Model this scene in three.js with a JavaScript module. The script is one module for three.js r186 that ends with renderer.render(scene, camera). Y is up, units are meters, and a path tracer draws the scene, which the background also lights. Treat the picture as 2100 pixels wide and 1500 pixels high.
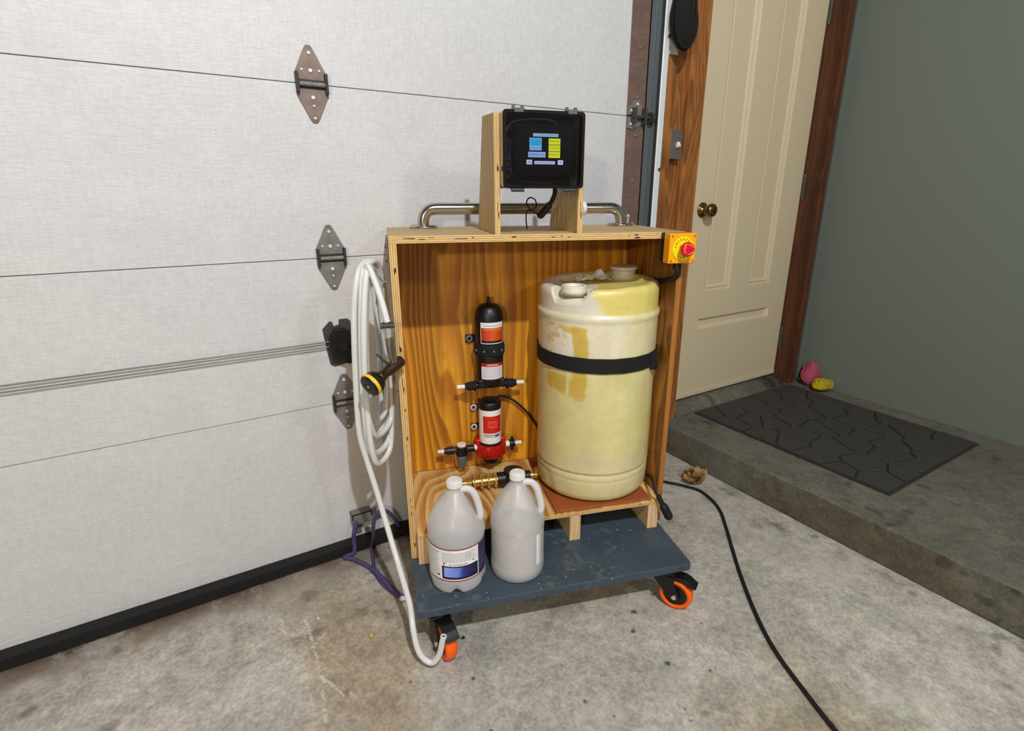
import * as THREE from 'three';
import { RoundedBoxGeometry } from 'three/addons/geometries/RoundedBoxGeometry.js';
import { mergeGeometries } from 'three/addons/utils/BufferGeometryUtils.js';

// ---------------------------------------------------------------- camera, light, exposure
const scene = new THREE.Scene();
scene.background = new THREE.Color(0x000000);
const camera = new THREE.PerspectiveCamera(68.326, 2100 / 1500, 0.05, 40);
camera.position.set(-0.54095, 1.2694, 1.79105);
camera.rotation.set(-0.31212, -0.56689, 0.00356, 'YXZ');
camera.setViewOffset(2100, 1500, -30.5, 0, 2100, 1500);
const renderer = new THREE.WebGLRenderer({ antialias: true });
renderer.toneMapping = THREE.LinearToneMapping;
renderer.toneMappingExposure = 0.5;
renderer.shadowMap.enabled = true;
const RGB = (r, g, b) => new THREE.Color().setRGB(r, g, b);
const LIGHT = {
  bulb:  { pos: [-0.48, 3.20, 2.75], color: RGB(0.97, 1.0, 1.06), power: 52, radius: 2 },      // bare bulb in the ceiling holder
  globe: { pos: [0.72, 2.46, 3.75], color: RGB(1.0, 0.99, 0.95), power: 9, radius: 6 },       // opal globe further back
  lamp:  { pos: [-2.9, 1.95, 3.9], color: RGB(1.0, 0.88, 0.70), power: 30, radius: 4 },        // warm lamp on a stand, left
};

// ---------------------------------------------------------------- numbers
function mulberry(a) { return () => { a |= 0; a = a + 0x6D2B79F5 | 0; let t = Math.imul(a ^ a >>> 15, 1 | a); t = t + Math.imul(t ^ t >>> 7, 61 | t) ^ t; return ((t ^ t >>> 14) >>> 0) / 4294967296; }; }
const rnd = mulberry(7);
const lerp = (a, b, t) => a + (b - a) * t, clamp = (x, a = 0, b = 1) => Math.min(b, Math.max(a, x));
const sstep = (a, b, x) => { const t = clamp((x - a) / (b - a)); return t * t * (3 - 2 * t); };
const hash = (x, y, s) => { let h = Math.imul(x, 374761393) ^ Math.imul(y, 668265263) ^ Math.imul(s, 1442695041); h = Math.imul(h ^ h >>> 13, 1274126177); return ((h ^ h >>> 16) >>> 0) / 4294967296; };
function vn(x, y, s = 1) {
  const xi = Math.floor(x), yi = Math.floor(y); let fx = x - xi, fy = y - yi; fx = fx * fx * (3 - 2 * fx); fy = fy * fy * (3 - 2 * fy);
  return lerp(lerp(hash(xi, yi, s), hash(xi + 1, yi, s), fx), lerp(hash(xi, yi + 1, s), hash(xi + 1, yi + 1, s), fx), fy);
}
function fbm(x, y, o = 4, s = 1) { let v = 0, a = 0.5, n = 0; for (let i = 0; i < o; i++) { v += a * vn(x, y, s + i * 17); n += a; a *= 0.5; x *= 2.03; y *= 2.03; } return v / n; }

function fbmR(x, y, o = 4, s = 1) { let v = 0, a = 0.5, n = 0; for (let i = 0; i < o; i++) { v += a * vn(x, y, s + i * 17); n += a; a *= 0.5; const q = x * 1.62 - y * 1.19 + 7.3; y = x * 1.19 + y * 1.62 - 3.1; x = q; } return v / n; }     // octaves turned against each other

// ---------------------------------------------------------------- textures
const SPOTS = [[0.637, 0.948, .009], [0.551, 1.053, .008], [0.521, 1.08, .01], [0.37, 1.125, .009], [0.355, 1.155, .010], [0.203, 1.043, .006], [-0.078, 0.912, .007], [0.495, 0.803, .012], [0.437, 0.861, .008], [0.6, 0.78, .006], [0.62, 0.86, .005], [0.165, 0.971, .008], [-0.2, 0.67, .007], [-0.05, 0.75, .006], [0.44, 1.0, .007]];
const SCRATCH = [[-0.395, 0.302, -0.397, 0.547, .8], [-0.403, 0.516, -0.363, 0.617, .8], [-0.457, 0.309, -0.459, 0.238, .8], [-0.4, 0.409, -0.357, 0.371, .7], [-0.409, 0.574, -0.42, 0.666, .7], [-0.43, 0.4, -0.44, 0.62, .5], [-0.38, 0.25, -0.41, 0.33, .6], [-0.36, 0.59, -0.34, 0.64, .6]];
function dataTex(w, h, fn, srgb = true) {          // fn(u in 0..1, v in 0..1) -> [r,g,b] 0..255
  const d = new Uint8Array(w * h * 4);
  for (let y = 0, i = 0; y < h; y++) for (let x = 0; x < w; x++, i += 4) {
    const c = fn((x + 0.5) / w, (y + 0.5) / h);
    d[i] = clamp(c[0], 0, 255); d[i + 1] = clamp(c[1], 0, 255); d[i + 2] = clamp(c[2], 0, 255); d[i + 3] = 255;
  }
  const t = new THREE.DataTexture(d, w, h, THREE.RGBAFormat);
  t.wrapS = t.wrapT = THREE.MirroredRepeatWrapping; t.magFilter = THREE.LinearFilter; t.minFilter = THREE.LinearMipmapLinearFilter; t.generateMipmaps = true;
  if (srgb) t.colorSpace = THREE.SRGBColorSpace;
  t.needsUpdate = true; return t;
}
const mix3 = (a, b, t) => [lerp(a[0], b[0], t), lerp(a[1], b[1], t), lerp(a[2], b[2], t)];
const gray = (f) => (u, v) => { const g = f(u, v) * 255; return [g, g, g]; };
function canvasTex(w, h, draw) {
  const c = document.createElement('canvas'); c.width = w; c.height = h; draw(c.getContext('2d'), w, h);
  const t = new THREE.CanvasTexture(c); t.colorSpace = THREE.SRGBColorSpace; t.magFilter = THREE.LinearFilter; return t;
}
// wood: grain runs along v; size in metres
function woodTex(W, H, size, o) {
  const s = o.seed ?? 1;
  return dataTex(W, H, (u, v) => {
    const x = u * size, y = v * size * (H / W);
    const warp = (fbm(x * o.wx, y * o.wy, 3, s) - 0.5) * o.warp;
    const ph = x * o.freq + warp + (o.cath ? o.cath * Math.sqrt(Math.pow((x - size * 0.5) * 6, 2) + Math.pow((y - 0.2) * 1.3, 2)) : 0);
    const q = ph - Math.floor(ph);
    const ring = Math.pow(sstep(0, 0.75, q) * (1 - sstep(0.85, 1, q)), o.pow ?? 1.4);
    const fine = fbm(x * 260, y * 9, 2, s + 5), broad = fbm(x * 5, y * 1.2, 3, s + 9), streak = fbm(x * 55, y * 2.2, 3, s + 11);
    let c = mix3(o.light, o.dark, clamp(ring * (o.amt ?? 0.8) * (0.45 + 0.8 * streak)));
    const k = (0.86 + 0.16 * fine) * (0.87 + 0.26 * broad);
    return [c[0] * k, c[1] * k, c[2] * k];
  });
}
const T = {};
T.stain = woodTex(1024, 1024, 0.9, { light: [240, 166, 40], dark: [160, 90, 10], freq: 24, wx: 6, wy: 0.7, warp: 7, amt: 0.7, pow: 1.0, seed: 3 });
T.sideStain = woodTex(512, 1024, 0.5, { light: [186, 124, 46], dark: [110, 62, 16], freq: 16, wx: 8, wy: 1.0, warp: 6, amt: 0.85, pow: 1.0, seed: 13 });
T.shelf = woodTex(1024, 512, 0.9, { light: [240, 206, 138], dark: [196, 128, 52], freq: 9, wx: 5, wy: 3.2, warp: 9, amt: 0.95, pow: 0.9, seed: 21 });
T.top = woodTex(1024, 512, 0.9, { light: [212, 184, 132], dark: [172, 134, 80], freq: 12, wx: 6, wy: 1.6, warp: 4, amt: 0.6, seed: 31 });
T.stand = woodTex(256, 512, 0.25, { light: [206, 178, 122], dark: [158, 122, 68], freq: 40, wx: 6, wy: 1.6, warp: 4, amt: 0.7, seed: 41 });
T.pine = woodTex(256, 256, 0.2, { light: [226, 194, 146], dark: [190, 148, 98], freq: 60, wx: 9, wy: 2, warp: 3, amt: 0.6, seed: 51 });
T.jamb = woodTex(512, 1024, 0.6, { light: [164, 104, 48], dark: [96, 54, 20], freq: 19, wx: 11, wy: 0.6, warp: 8, amt: 0.65, pow: 0.9, seed: 64 });
// plywood edge: laminations across u (0.02 m = whole width), v along the edge with voids
T.edge = dataTex(64, 1024, (u, v) => {
  const y = v * 1.2, lam = Math.floor(u * 7), dark = lam % 2;
  let c = mix3([228, 196, 134], [176, 134, 78], dark * 0.75 + 0.25 * vn(u * 40, y * 30, 4));
  const k = 0.86 + 0.28 * fbm(u * 30, y * 60, 3, 6);
  c = [c[0] * k, c[1] * k, c[2] * k];
  const q = (Math.abs(u - 0.62) < 0.17) ? vn(lam * 7.3, y * 44, 9) : 0, e = sstep(0.80, 0.87, q);
  return mix3(c, [46, 28, 12], e);
});
T.concrete = dataTex(2048, 2048, (u, v) => {
  const x = u * 4.2 - 1.6, z = v * 4.2 - 0.1;
  const a = fbmR(x * 2.2, z * 2.2, 5, 3), b = fbmR(x * 14, z * 14, 4, 8), f = fbmR(x * 150 + z * 40, z * 150 - x * 40, 3, 12), m = fbmR(x * 46, z * 46, 3, 15);
  let g = 170 + (a - 0.5) * 36 + (b - 0.5) * 40 + (m - 0.5) * 36 + (f - 0.5) * 56;
  let c = [g * 1.04, g * 1.0, g * 0.93];
  const brown = sstep(0.5, 0.72, fbmR(x * 3.1 + 5, z * 3.1, 4, 30)) * 0.5;
  c = mix3(c, [c[0] * 0.86, c[1] * 0.76, c[2] * 0.62], brown * (1 - sstep(0.4, 1.2, x)));
  const green = sstep(0.62, 0.72, fbmR(x * 7, z * 7 + 9, 3, 33)); c = mix3(c, [c[0] * 0.84, c[1] * 0.9, c[2] * 0.84], green * 0.3);
  const dirt = (1 - sstep(0.0, 0.16 + 0.12 * (b - 0.3), z)) * sstep(0.28, 0.6, b + (f - 0.5) * 0.5); c = mix3(c, [70, 50, 32], dirt * 0.75 * (1 - sstep(0.1, 0.6, x)));
  const spot = sstep(0.66, 0.86, fbmR(x * 17, z * 17, 2, 44)) * sstep(0.42, 0.6, fbmR(x * 3, z * 3, 2, 46)); c = mix3(c, [c[0] * 0.68, c[1] * 0.66, c[2] * 0.64], spot * 0.7);
  for (const [sx, sz, r] of SPOTS) { const d = Math.hypot(x - sx, z - sz) + (b - 0.5) * 0.02 + (m - 0.5) * 0.014; if (d < r * 1.2) c = mix3(c, [58, 54, 50], 0.75 * (1 - sstep(r * 0.2, r * 1.1, d))); }
  for (const [x0, z0, x1, z1, k] of SCRATCH) {
    const dx = x1 - x0, dz = z1 - z0, t = clamp(((x - x0) * dx + (z - z0) * dz) / (dx * dx + dz * dz)), d = Math.hypot(x - x0 - t * dx + (b - 0.5) * 0.012, z - z0 - t * dz);
    if (d < 0.008) c = mix3(c, [212, 206, 190], k * (1 - sstep(0.001, 0.007, d)) * sstep(0.3, 0.55, f));
  }
  const wear = fbmR(x * 5 + 2, z * 5, 3, 60); c = mix3(c, [176, 172, 160], 0.3 * sstep(0.55, 0.75, wear));
  return c;
});
T.concreteBump = dataTex(512, 512, gray((u, v) => 0.5 * fbmR(u * 60, v * 60, 4, 71) + 0.5 * fbmR(u * 200, v * 200, 2, 75)), false);
T.doorSkin = dataTex(512, 512, (u, v) => {
  const b = fbm(u * 10, v * 10, 4, 81), f = vn(u * 60, v * 240, 82) * 0.5 + vn(u * 240, v * 60, 83) * 0.5;
  const g = 205 + (b - 0.5) * 8 + (f - 0.5) * 14; const c = [g, g * 0.997, g * 0.995];
  return c;
});
T.doorBump = dataTex(1024, 1024, gray((u, v) => 0.5 * vn(u * 70, v * 300, 91) + 0.5 * vn(u * 300, v * 70, 92)), false);
T.rust = dataTex(256, 512, (u, v) => { const b = fbm(u * 5, v * 10, 4, 95), f = fbm(u * 40, v * 60, 3, 96); return mix3([104, 86, 78], [124, 90, 74], sstep(0.45, 0.75, b) * 0.8 + (f - 0.5) * 0.3).map((c) => c * (0.9 + 0.2 * f)); });
T.zinc = dataTex(256, 256, (u, v) => { const b = fbm(u * 14, v * 14, 3, 101), f = fbm(u * 60, v * 60, 2, 103); const g = 128 + (b - 0.5) * 60 + (f - 0.5) * 30; return [g, g * 0.98, g * 0.95]; });
T.slate = dataTex(1024, 1024, (u, v) => {
  const x = u * 0.9, z = v * 0.9, b = fbm(x * 9, z * 9, 4, 111), f = fbm(x * 90, z * 60, 3, 113);
  let c = [62 + (b - 0.5) * 16 + (f - 0.5) * 10, 75 + (b - 0.5) * 16 + (f - 0.5) * 10, 86 + (b - 0.5) * 14 + (f - 0.5) * 10];
  const dust = sstep(0.52, 0.72, fbm(x * 7 + 3, z * 13, 4, 117)) * sstep(0.4, 0.65, f); c = mix3(c, [112, 114, 110], dust * 0.45);
  const dots = sstep(0.95, 0.97, vn(x * 90, z * 90, 119)) * sstep(0.5, 0.6, vn(x * 6, z * 6, 121)); return mix3(c, [196, 200, 204], dots * 0.8);
});
T.rubber = dataTex(256, 256, gray((u, v) => 0.5 * fbm(u * 22, v * 22, 3, 131) + 0.5 * fbm(u * 80, v * 80, 2, 133)), false);
T.rope = dataTex(128, 128, (u, v) => { const q = Math.sin((u * 2 + v * 1) * Math.PI * 12), w = Math.sin((u * 2 - v) * Math.PI * 12); return q * w > 0.45 ? [120, 112, 150] : [58, 46, 92]; });
T.brushed = dataTex(256, 64, gray((u, v) => 0.4 + 0.3 * vn(u * 6, v * 64, 141) + 0.15 * vn(u * 30, v * 64, 142)), false);

// ---------------------------------------------------------------- materials
const M = (o) => new THREE.MeshStandardMaterial(o), MP = (o) => new THREE.MeshPhysicalMaterial(o);
const mat = {
  stain: MP({ map: T.stain, roughness: 0.42, clearcoat: 0.25, clearcoatRoughness: 0.35 }),
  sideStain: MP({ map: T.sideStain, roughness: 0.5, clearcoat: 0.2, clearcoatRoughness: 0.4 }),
  shelf: M({ map: T.shelf, roughness: 0.62 }), top: M({ map: T.top, roughness: 0.6 }), stand: M({ map: T.stand, roughness: 0.65 }),
  pine: M({ map: T.pine, roughness: 0.7 }), jamb: M({ map: T.jamb, roughness: 0.6 }), edge: M({ map: T.edge, roughness: 0.75 }),
  concrete: M({ map: T.concrete, bumpMap: T.concreteBump, bumpScale: 0.003, roughness: 0.86 }),
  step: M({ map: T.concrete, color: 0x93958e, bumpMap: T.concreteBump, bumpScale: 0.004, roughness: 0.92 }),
  doorSkin: M({ map: T.doorSkin, bumpMap: T.doorBump, bumpScale: 0.0009, roughness: 0.55 }),
  rust: M({ map: T.rust, roughness: 0.7 }), zinc: M({ map: T.zinc, roughness: 0.5, metalness: 0.2 }),
  zincDark: M({ map: T.zinc, color: 0x8c8c88, roughness: 0.55, metalness: 0.2 }), zincWarmLit: M({ map: T.zinc, color: 0xffe0d2, roughness: 0.45, metalness: 0.2 }),  // warm zinc copy: brownish light on the top hinge put into its colour
  bright: M({ color: 0xdfe3e4, roughness: 0.4, metalness: 0.15 }), trackShaded: M({ color: 0x7a8284, roughness: 0.5, metalness: 0.6 }),  // channel metal of the track darkened: its inside shade put into the colour
  whitePaint: M({ color: 0xcfc0a0, roughness: 0.5 }), slate: M({ map: T.slate, roughness: 0.55 }),
  black: M({ color: 0x0c0c0d, roughness: 0.42 }), blackMatte: M({ color: 0x0a0a0b, roughness: 0.85 }), rubberBlack: M({ color: 0x0b0b0b, roughness: 0.7 }),
  steel: M({ color: 0xb9b4ab, metalness: 0.95, roughness: 0.28, roughnessMap: T.brushed }), chrome: M({ color: 0xdcd8d0, metalness: 0.75, roughness: 0.2 }),
  brass: M({ color: 0xcfae62, metalness: 0.9, roughness: 0.34 }), oldBrass: M({ color: 0x8a6f3e, metalness: 0.95, roughness: 0.25 }), bronze: M({ color: 0x5a4438, metalness: 0.85, roughness: 0.35 }),
  orange: M({ color: 0xff6408, roughness: 0.45 }), red: M({ color: 0xb3140e, roughness: 0.4 }), redDark: M({ color: 0x8c100c, roughness: 0.5 }),
  yellow: MP({ color: 0xf5a406, roughness: 0.35, clearcoat: 0.3 }), yellowBand: M({ color: 0xf0c616, roughness: 0.5 }), white: M({ color: 0xe8e6e0, roughness: 0.45 }),
  grayPlastic: M({ color: 0x6a6e70, roughness: 0.5 }), lightGray: M({ color: 0xb9bbb8, roughness: 0.5 }),
  hose: MP({ color: 0xeff0ec, roughness: 0.3, transmission: 0.22, thickness: 0, clearcoat: 0.3 }),
  jug: MP({ color: 0xf4f5f6, roughness: 0.38, transmission: 0.6, thickness: 0, side: THREE.DoubleSide }),
  jugHandle: MP({ color: 0xe9eaea, roughness: 0.38, transmission: 0.25, thickness: 0 }),
  liquid: MP({ color: 0xc2b6ae, roughness: 0.3, transmission: 0.2, thickness: 0 }),
  board: M({ color: 0x9a5026, roughness: 0.55 }), strap: M({ color: 0x08080a, roughness: 0.8 }), rope: M({ map: T.rope, roughness: 0.85 }),
  matRubber: M({ color: 0x2e2c29, bumpMap: T.rubber, bumpScale: 0.002, roughness: 0.8 }), matStone: M({ color: 0x3b3935, bumpMap: T.rubber, bumpScale: 0.003, roughness: 0.75 }),
  leaf: M({ color: 0xa88650, roughness: 0.8, side: THREE.DoubleSide }), paper: M({ color: 0xd9d6d4, roughness: 0.8 }), hat: M({ color: 0x060606, roughness: 0.9 }),
  wallGreen: M({ color: 0x6c746a, roughness: 0.9 }), wallGray: M({ color: 0x4c4842, roughness: 0.9 }), ceiling: M({ color: 0x3c362e, roughness: 0.95 }),
  shadedJamb: M({ map: T.jamb, color: 0x9a8a7c, roughness: 0.8 }), pink: M({ color: 0xb04a60, roughness: 0.8 }), yellowCloth: M({ color: 0xb8a010, roughness: 0.8 }),  // darker jamb wood: shade on the right jamb put into the tint
  smoked: MP({ color: 0xd6d6da, roughness: 0.0, transmission: 1, thickness: 0 }), boxInside: M({ color: 0x2c2c2e, roughness: 0.6 }),
};

// ---------------------------------------------------------------- geometry helpers
function tri(g, grain = 'y', size = 1, off = [0, 0]) {       // box-mapped uv in metres / size, grain along v
  g = g.index ? g.toNonIndexed() : g;
  for (const k of Object.keys(g.attributes)) if (!['position', 'normal', 'uv'].includes(k)) g.deleteAttribute(k);
  const p = g.attributes.position, uv = new Float32Array(p.count * 2), ax = 'xyz', a = new THREE.Vector3(), b = new THREE.Vector3(), c = new THREE.Vector3();
  for (let i = 0; i < p.count; i += 3) {
    a.fromBufferAttribute(p, i); b.fromBufferAttribute(p, i + 1); c.fromBufferAttribute(p, i + 2); b.sub(a); c.sub(a); b.cross(c);
    const n = [Math.abs(b.x), Math.abs(b.y), Math.abs(b.z)], d = n.indexOf(Math.max(...n)), rest = [0, 1, 2].filter((k) => k !== d);
    let V = ax.indexOf(grain); if (!rest.includes(V)) V = rest[1]; const U = rest.find((k) => k !== V);
    for (let j = 0; j < 3; j++) { const q = [p.getX(i + j), p.getY(i + j), p.getZ(i + j)]; uv[(i + j) * 2] = q[U] / size + off[0]; uv[(i + j) * 2 + 1] = q[V] / size + off[1]; }
  }
  g.setAttribute('uv', new THREE.BufferAttribute(uv, 2)); g.clearGroups(); return g;
}
const plain = (g) => { g = g.index ? g.toNonIndexed() : g.clone(); for (const k of Object.keys(g.attributes)) if (!['position', 'normal', 'uv'].includes(k)) g.deleteAttribute(k); if (!g.attributes.uv) g.setAttribute('uv', new THREE.BufferAttribute(new Float32Array(g.attributes.position.count * 2), 2)); g.clearGroups(); return g; };
const merge = (list) => mergeGeometries(list.map(plain));
const mv = (g, x, y, z, rx = 0, ry = 0, rz = 0) => { if (rx) g.rotateX(rx); if (ry) g.rotateY(ry); if (rz) g.rotateZ(rz); return g.translate(x, y, z); };
const box = (x0, x1, y0, y1, z0, z1, r = 0.002, seg = 2) => { const w = x1 - x0, h = y1 - y0, d = z1 - z0, q = Math.min(r, w / 2.01, h / 2.01, d / 2.01); return mv(q > 0 ? new RoundedBoxGeometry(w, h, d, seg, q) : new THREE.BoxGeometry(w, h, d), (x0 + x1) / 2, (y0 + y1) / 2, (z0 + z1) / 2); };
const cyl = (r0, r1, h, x, y, z, axis = 'y', n = 28) => mv(new THREE.CylinderGeometry(r1, r0, h, n), x, y, z, axis === 'z' ? Math.PI / 2 : 0, 0, axis === 'x' ? -Math.PI / 2 : 0);
const lathe = (pts, n = 48) => new THREE.LatheGeometry(pts.map(([r, y]) => new THREE.Vector2(Math.max(r, 1e-5), y)), n);
const V3 = (a) => new THREE.Vector3(...a);
const tube = (pts, r, seg = 0, rad = 10, closed = false, tension = 0.5) => new THREE.TubeGeometry(new THREE.CatmullRomCurve3(pts.map(V3), closed, 'catmullrom', tension), seg || pts.length * 8, r, rad, closed);
function capped(pts, r, seg = 0, rad = 10) { return merge([tube(pts, r, seg, rad), mv(new THREE.SphereGeometry(r, rad, 6), ...pts[0]), mv(new THREE.SphereGeometry(r, rad, 6), ...pts[pts.length - 1])]); }
const poly = (pts) => { const s = new THREE.Shape(); pts.forEach(([x, y], i) => i ? s.lineTo(x, y) : s.moveTo(x, y)); s.closePath(); return s; };
const extrude = (shape, d, bevel = 0.001, seg = 1) => new THREE.ExtrudeGeometry(shape, { depth: d - 2 * bevel, bevelEnabled: bevel > 0, bevelThickness: bevel, bevelSize: bevel, bevelOffset: -bevel, bevelSegments: seg, curveSegments: 10 }).translate(0, 0, bevel);
// sheet of plywood: faces take material 0, edges (thin axis sides) material 1 with its laminations across the thickness
function ply(x0, x1, y0, y1, z0, z1, grain, size, off = [0, 0]) {
  const thin = [x1 - x0, y1 - y0, z1 - z0], t = thin.indexOf(Math.min(...thin)), lo = [x0, y0, z0][t], th = thin[t];
  const g = tri(box(x0, x1, y0, y1, z0, z1, 0.0012, 1), grain, size, off), p = g.attributes.position, face = [], edge = [], uv = g.attributes.uv, a = new THREE.Vector3(), b = new THREE.Vector3(), c = new THREE.Vector3();
  for (let i = 0; i < p.count; i += 3) {
    a.fromBufferAttribute(p, i); b.fromBufferAttribute(p, i + 1); c.fromBufferAttribute(p, i + 2); b.sub(a); c.sub(a); b.cross(c);
    const n = [Math.abs(b.x), Math.abs(b.y), Math.abs(b.z)], d = n.indexOf(Math.max(...n));
    if (d === t) face.push(i, i + 1, i + 2); else {
      edge.push(i, i + 1, i + 2); const along = [0, 1, 2].find((k) => k !== t && k !== d);
      for (let j = 0; j < 3; j++) { const q = [p.getX(i + j), p.getY(i + j), p.getZ(i + j)]; uv.setXY(i + j, (q[t] - lo) / th, q[along] / 1.2 + off[0]); }
    }
  }
  g.setIndex([...face, ...edge]); g.addGroup(0, face.length, 0); g.addGroup(face.length, edge.length, 1); return g;
}

// ---------------------------------------------------------------- scene tree helpers
const used = {};
const numbered = (n) => { const k = used[n] = (used[n] ?? -1) + 1; return k ? `${n}_${String(k).padStart(3, '0')}` : n; };
function thing(name, label, category, pos = [0, 0, 0], turn = 0, group) {
  const o = new THREE.Group(); o.name = numbered(name); o.position.set(...pos); o.rotation.y = turn; o.userData = { label, category };
  if (group) o.userData.group = group; scene.add(o); return o;
}
function struct(name) { const o = new THREE.Group(); o.name = numbered(name); o.userData.kind = 'structure'; scene.add(o); return o; }
function shell(name, geo, material) { const m = part(scene, numbered(name), geo, material); m.userData.kind = 'structure'; return m; }
function part(parent, name, geo, material, label) {
  const g = Array.isArray(geo) ? merge(geo) : geo, m = new THREE.Mesh(g, material);
  m.name = name; m.castShadow = m.receiveShadow = true; if (label) m.userData.label = label; parent.add(m); return m;
}
function tag(m, label, category, group) { m.userData.label = label; m.userData.category = category; if (group) m.userData.group = group; return m; }

// ---------------------------------------------------------------- the cart's own frame: u right, v up, w back
const TH = -0.31298, OX = -0.1483, OZ = 0.6137, CT = Math.cos(TH), ST = Math.sin(TH);
const C = (u, v, w) => [OX + u * CT - w * ST, v, OZ - u * ST - w * CT];
const onCart = (name, label, category, u, v, w, group) => thing(name, label, category, C(u, v, w), TH, group);

// ================================================================ the setting
const floorUV = (g) => { const p = g.attributes.position, uv = g.attributes.uv; for (let i = 0; i < p.count; i++) uv.setXY(i, (p.getX(i) + 1.6) / 4.2, (p.getZ(i) + 0.1) / 4.2); return g; };
shell('floor', floorUV(plain(box(-3.6, 2.72, -0.12, 0, -0.3, 5.1, 0))), mat.concrete);
shell('ceiling', box(-3.6, 2.72, 3.45, 3.57, -0.3, 5.1, 0), mat.ceiling);
shell('wall_left', box(-3.6, -3.5, 0, 3.45, -0.16, 5.0, 0), mat.wallGray);
shell('wall_back', box(-3.6, 2.72, 0, 3.45, 5.0, 5.1, 0), mat.wallGray);
shell('wall_right', box(2.62, 2.72, 0, 3.45, -0.16, 5.0, 0), mat.wallGreen);
shell('wall_front', [box(-3.5, -1.40, 0, 3.45, -0.16, -0.01, 0), box(-1.40, 1.19, 2.1, 3.45, -0.16, -0.01, 0), box(1.19, 1.52, 0, 3.45, -0.16, -0.012, 0), box(1.52, 2.46, 2.40, 3.45, -0.16, -0.012, 0), box(2.46, 2.62, 0, 3.45, -0.16, -0.012, 0), box(1.52, 2.46, 0, 2.41, -0.20, -0.12, 0)], mat.wallGray);
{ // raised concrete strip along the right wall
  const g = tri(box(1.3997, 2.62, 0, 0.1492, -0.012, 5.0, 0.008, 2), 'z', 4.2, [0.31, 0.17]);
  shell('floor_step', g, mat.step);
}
// --- overhead door: four insulated sections, end stiles, hinges, lock, seal
const gd = struct('door_1');
const SEAM = [0.043, 0.58, 1.0683, 1.5623, 2.06];
for (let i = 0; i < 4; i++) {
  const y0 = SEAM[i] + (i ? 0.001 : 0), y1 = SEAM[i + 1] - 0.001;
  part(gd, 'panel', tri(box(-1.37, 1.071, y0, y1, -0.045, 0, 0.0012), 'y', 1.0, [0.21 * i, 0.37 * i]), mat.doorSkin);
  const st = part(gd, 'end_stile', tri(box(1.0712, 1.166, y0, y1, -0.045, 0.003, 0.002), 'y', 0.5, [0.3 * i, 0.2 * i]), mat.rust, 'rust brown steel end stile');
  const dots = []; for (const f of [0.14, 0.5, 0.86]) dots.push(mv(new THREE.SphereGeometry(0.006, 10, 6), 1.118, lerp(y0, y1, f), 0.004).scale(1, 1, 1));
  for (const f of [0.14, 0.5, 0.86]) part(st, 'bolt', cyl(0.007, 0.005, 0.006, 1.118, lerp(y0, y1, f), 0.005, 'z', 10), mat.zinc);
}
part(gd, 'backing', box(-1.36, 1.15, 0.05, 2.05, -0.056, -0.046, 0), mat.lightGray);
{ // rubber seal, a soft bulb
  const g = extrude(poly([[-0.045, 0.043], [0.004, 0.043], [0.008, 0.03], [0.014, 0.018], [0.012, 0.004], [0.004, 0], [-0.03, 0], [-0.045, 0.008]]), 2.5, 0.0005).rotateY(Math.PI / 2);
  part(gd, 'bottom_seal', mv(g, -1.37, 0, 0), mat.rubberBlack, 'black rubber bottom seal');
}
function hinge(x, y, m, half = 0.101, flip = 1) {
  const h = new THREE.Group(); h.name = 'hinge'; h.position.set(x, y, 0); gd.add(h);
  const leaf = (s) => poly([[-0.043, 0.010 * s], [-0.043, 0.026 * s], [-0.010, (half - 0.006) * s], [-0.004, half * s], [0.004, half * s], [0.010, (half - 0.006) * s], [0.043, 0.026 * s], [0.043, 0.010 * s]].slice(...(s > 0 ? [0] : [0])));
  for (const s of [1, -1]) {
    const q = part(h, 'leaf', extrude(s > 0 ? poly([[-0.043, 0.008], [0.043, 0.008], [0.043, 0.030], [0.012, half - 0.008], [0.006, half], [-0.006, half], [-0.012, half - 0.008], [-0.043, 0.030]]) : poly([[-0.043, -0.008], [-0.043, -0.030], [-0.012, -half + 0.008], [-0.006, -half], [0.006, -half], [0.012, -half + 0.008], [0.043, -0.030], [0.043, -0.008]]), 0.004, 0.0008), m);
    q.position.z = 0.0008;
  }
  part(h, 'hinge_pin', cyl(0.0065, 0.0065, 0.07, 0, 0, 0.0115, 'x', 14), mat.zinc, 'bright hinge pin');
  part(h, 'knuckle', [box(-0.044, -0.036, -0.024, 0.03, 0, 0.018, 0.001), box(0.036, 0.044, -0.024, 0.03, 0, 0.018, 0.001), box(-0.036, 0.036, -0.013, 0.013, 0.0008, 0.005, 0.001)], M({ color: 0x2a2a28, roughness: 0.6 }), 'dark hinge cheeks');
  for (const [rx, ry, r] of [[0, half - 0.02, .0055], [0, 0.036, .0065], [-0.024, 0.037, .004], [0.024, 0.037, .004], [0, -0.034, .0065], [0, -0.056, .004], [0, -half + 0.012, .0045]])
    part(h, 'rivet', cyl(r, r * 0.7, 0.005, rx, ry, 0.0065, 'z', 10), mat.bright, 'bright rivet head');
  return h;
}
hinge(-0.1405, 1.5605, mat.zincWarmLit); hinge(-0.137, 1.0683, mat.zinc); hinge(-0.139, 0.58, mat.zinc);
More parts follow.
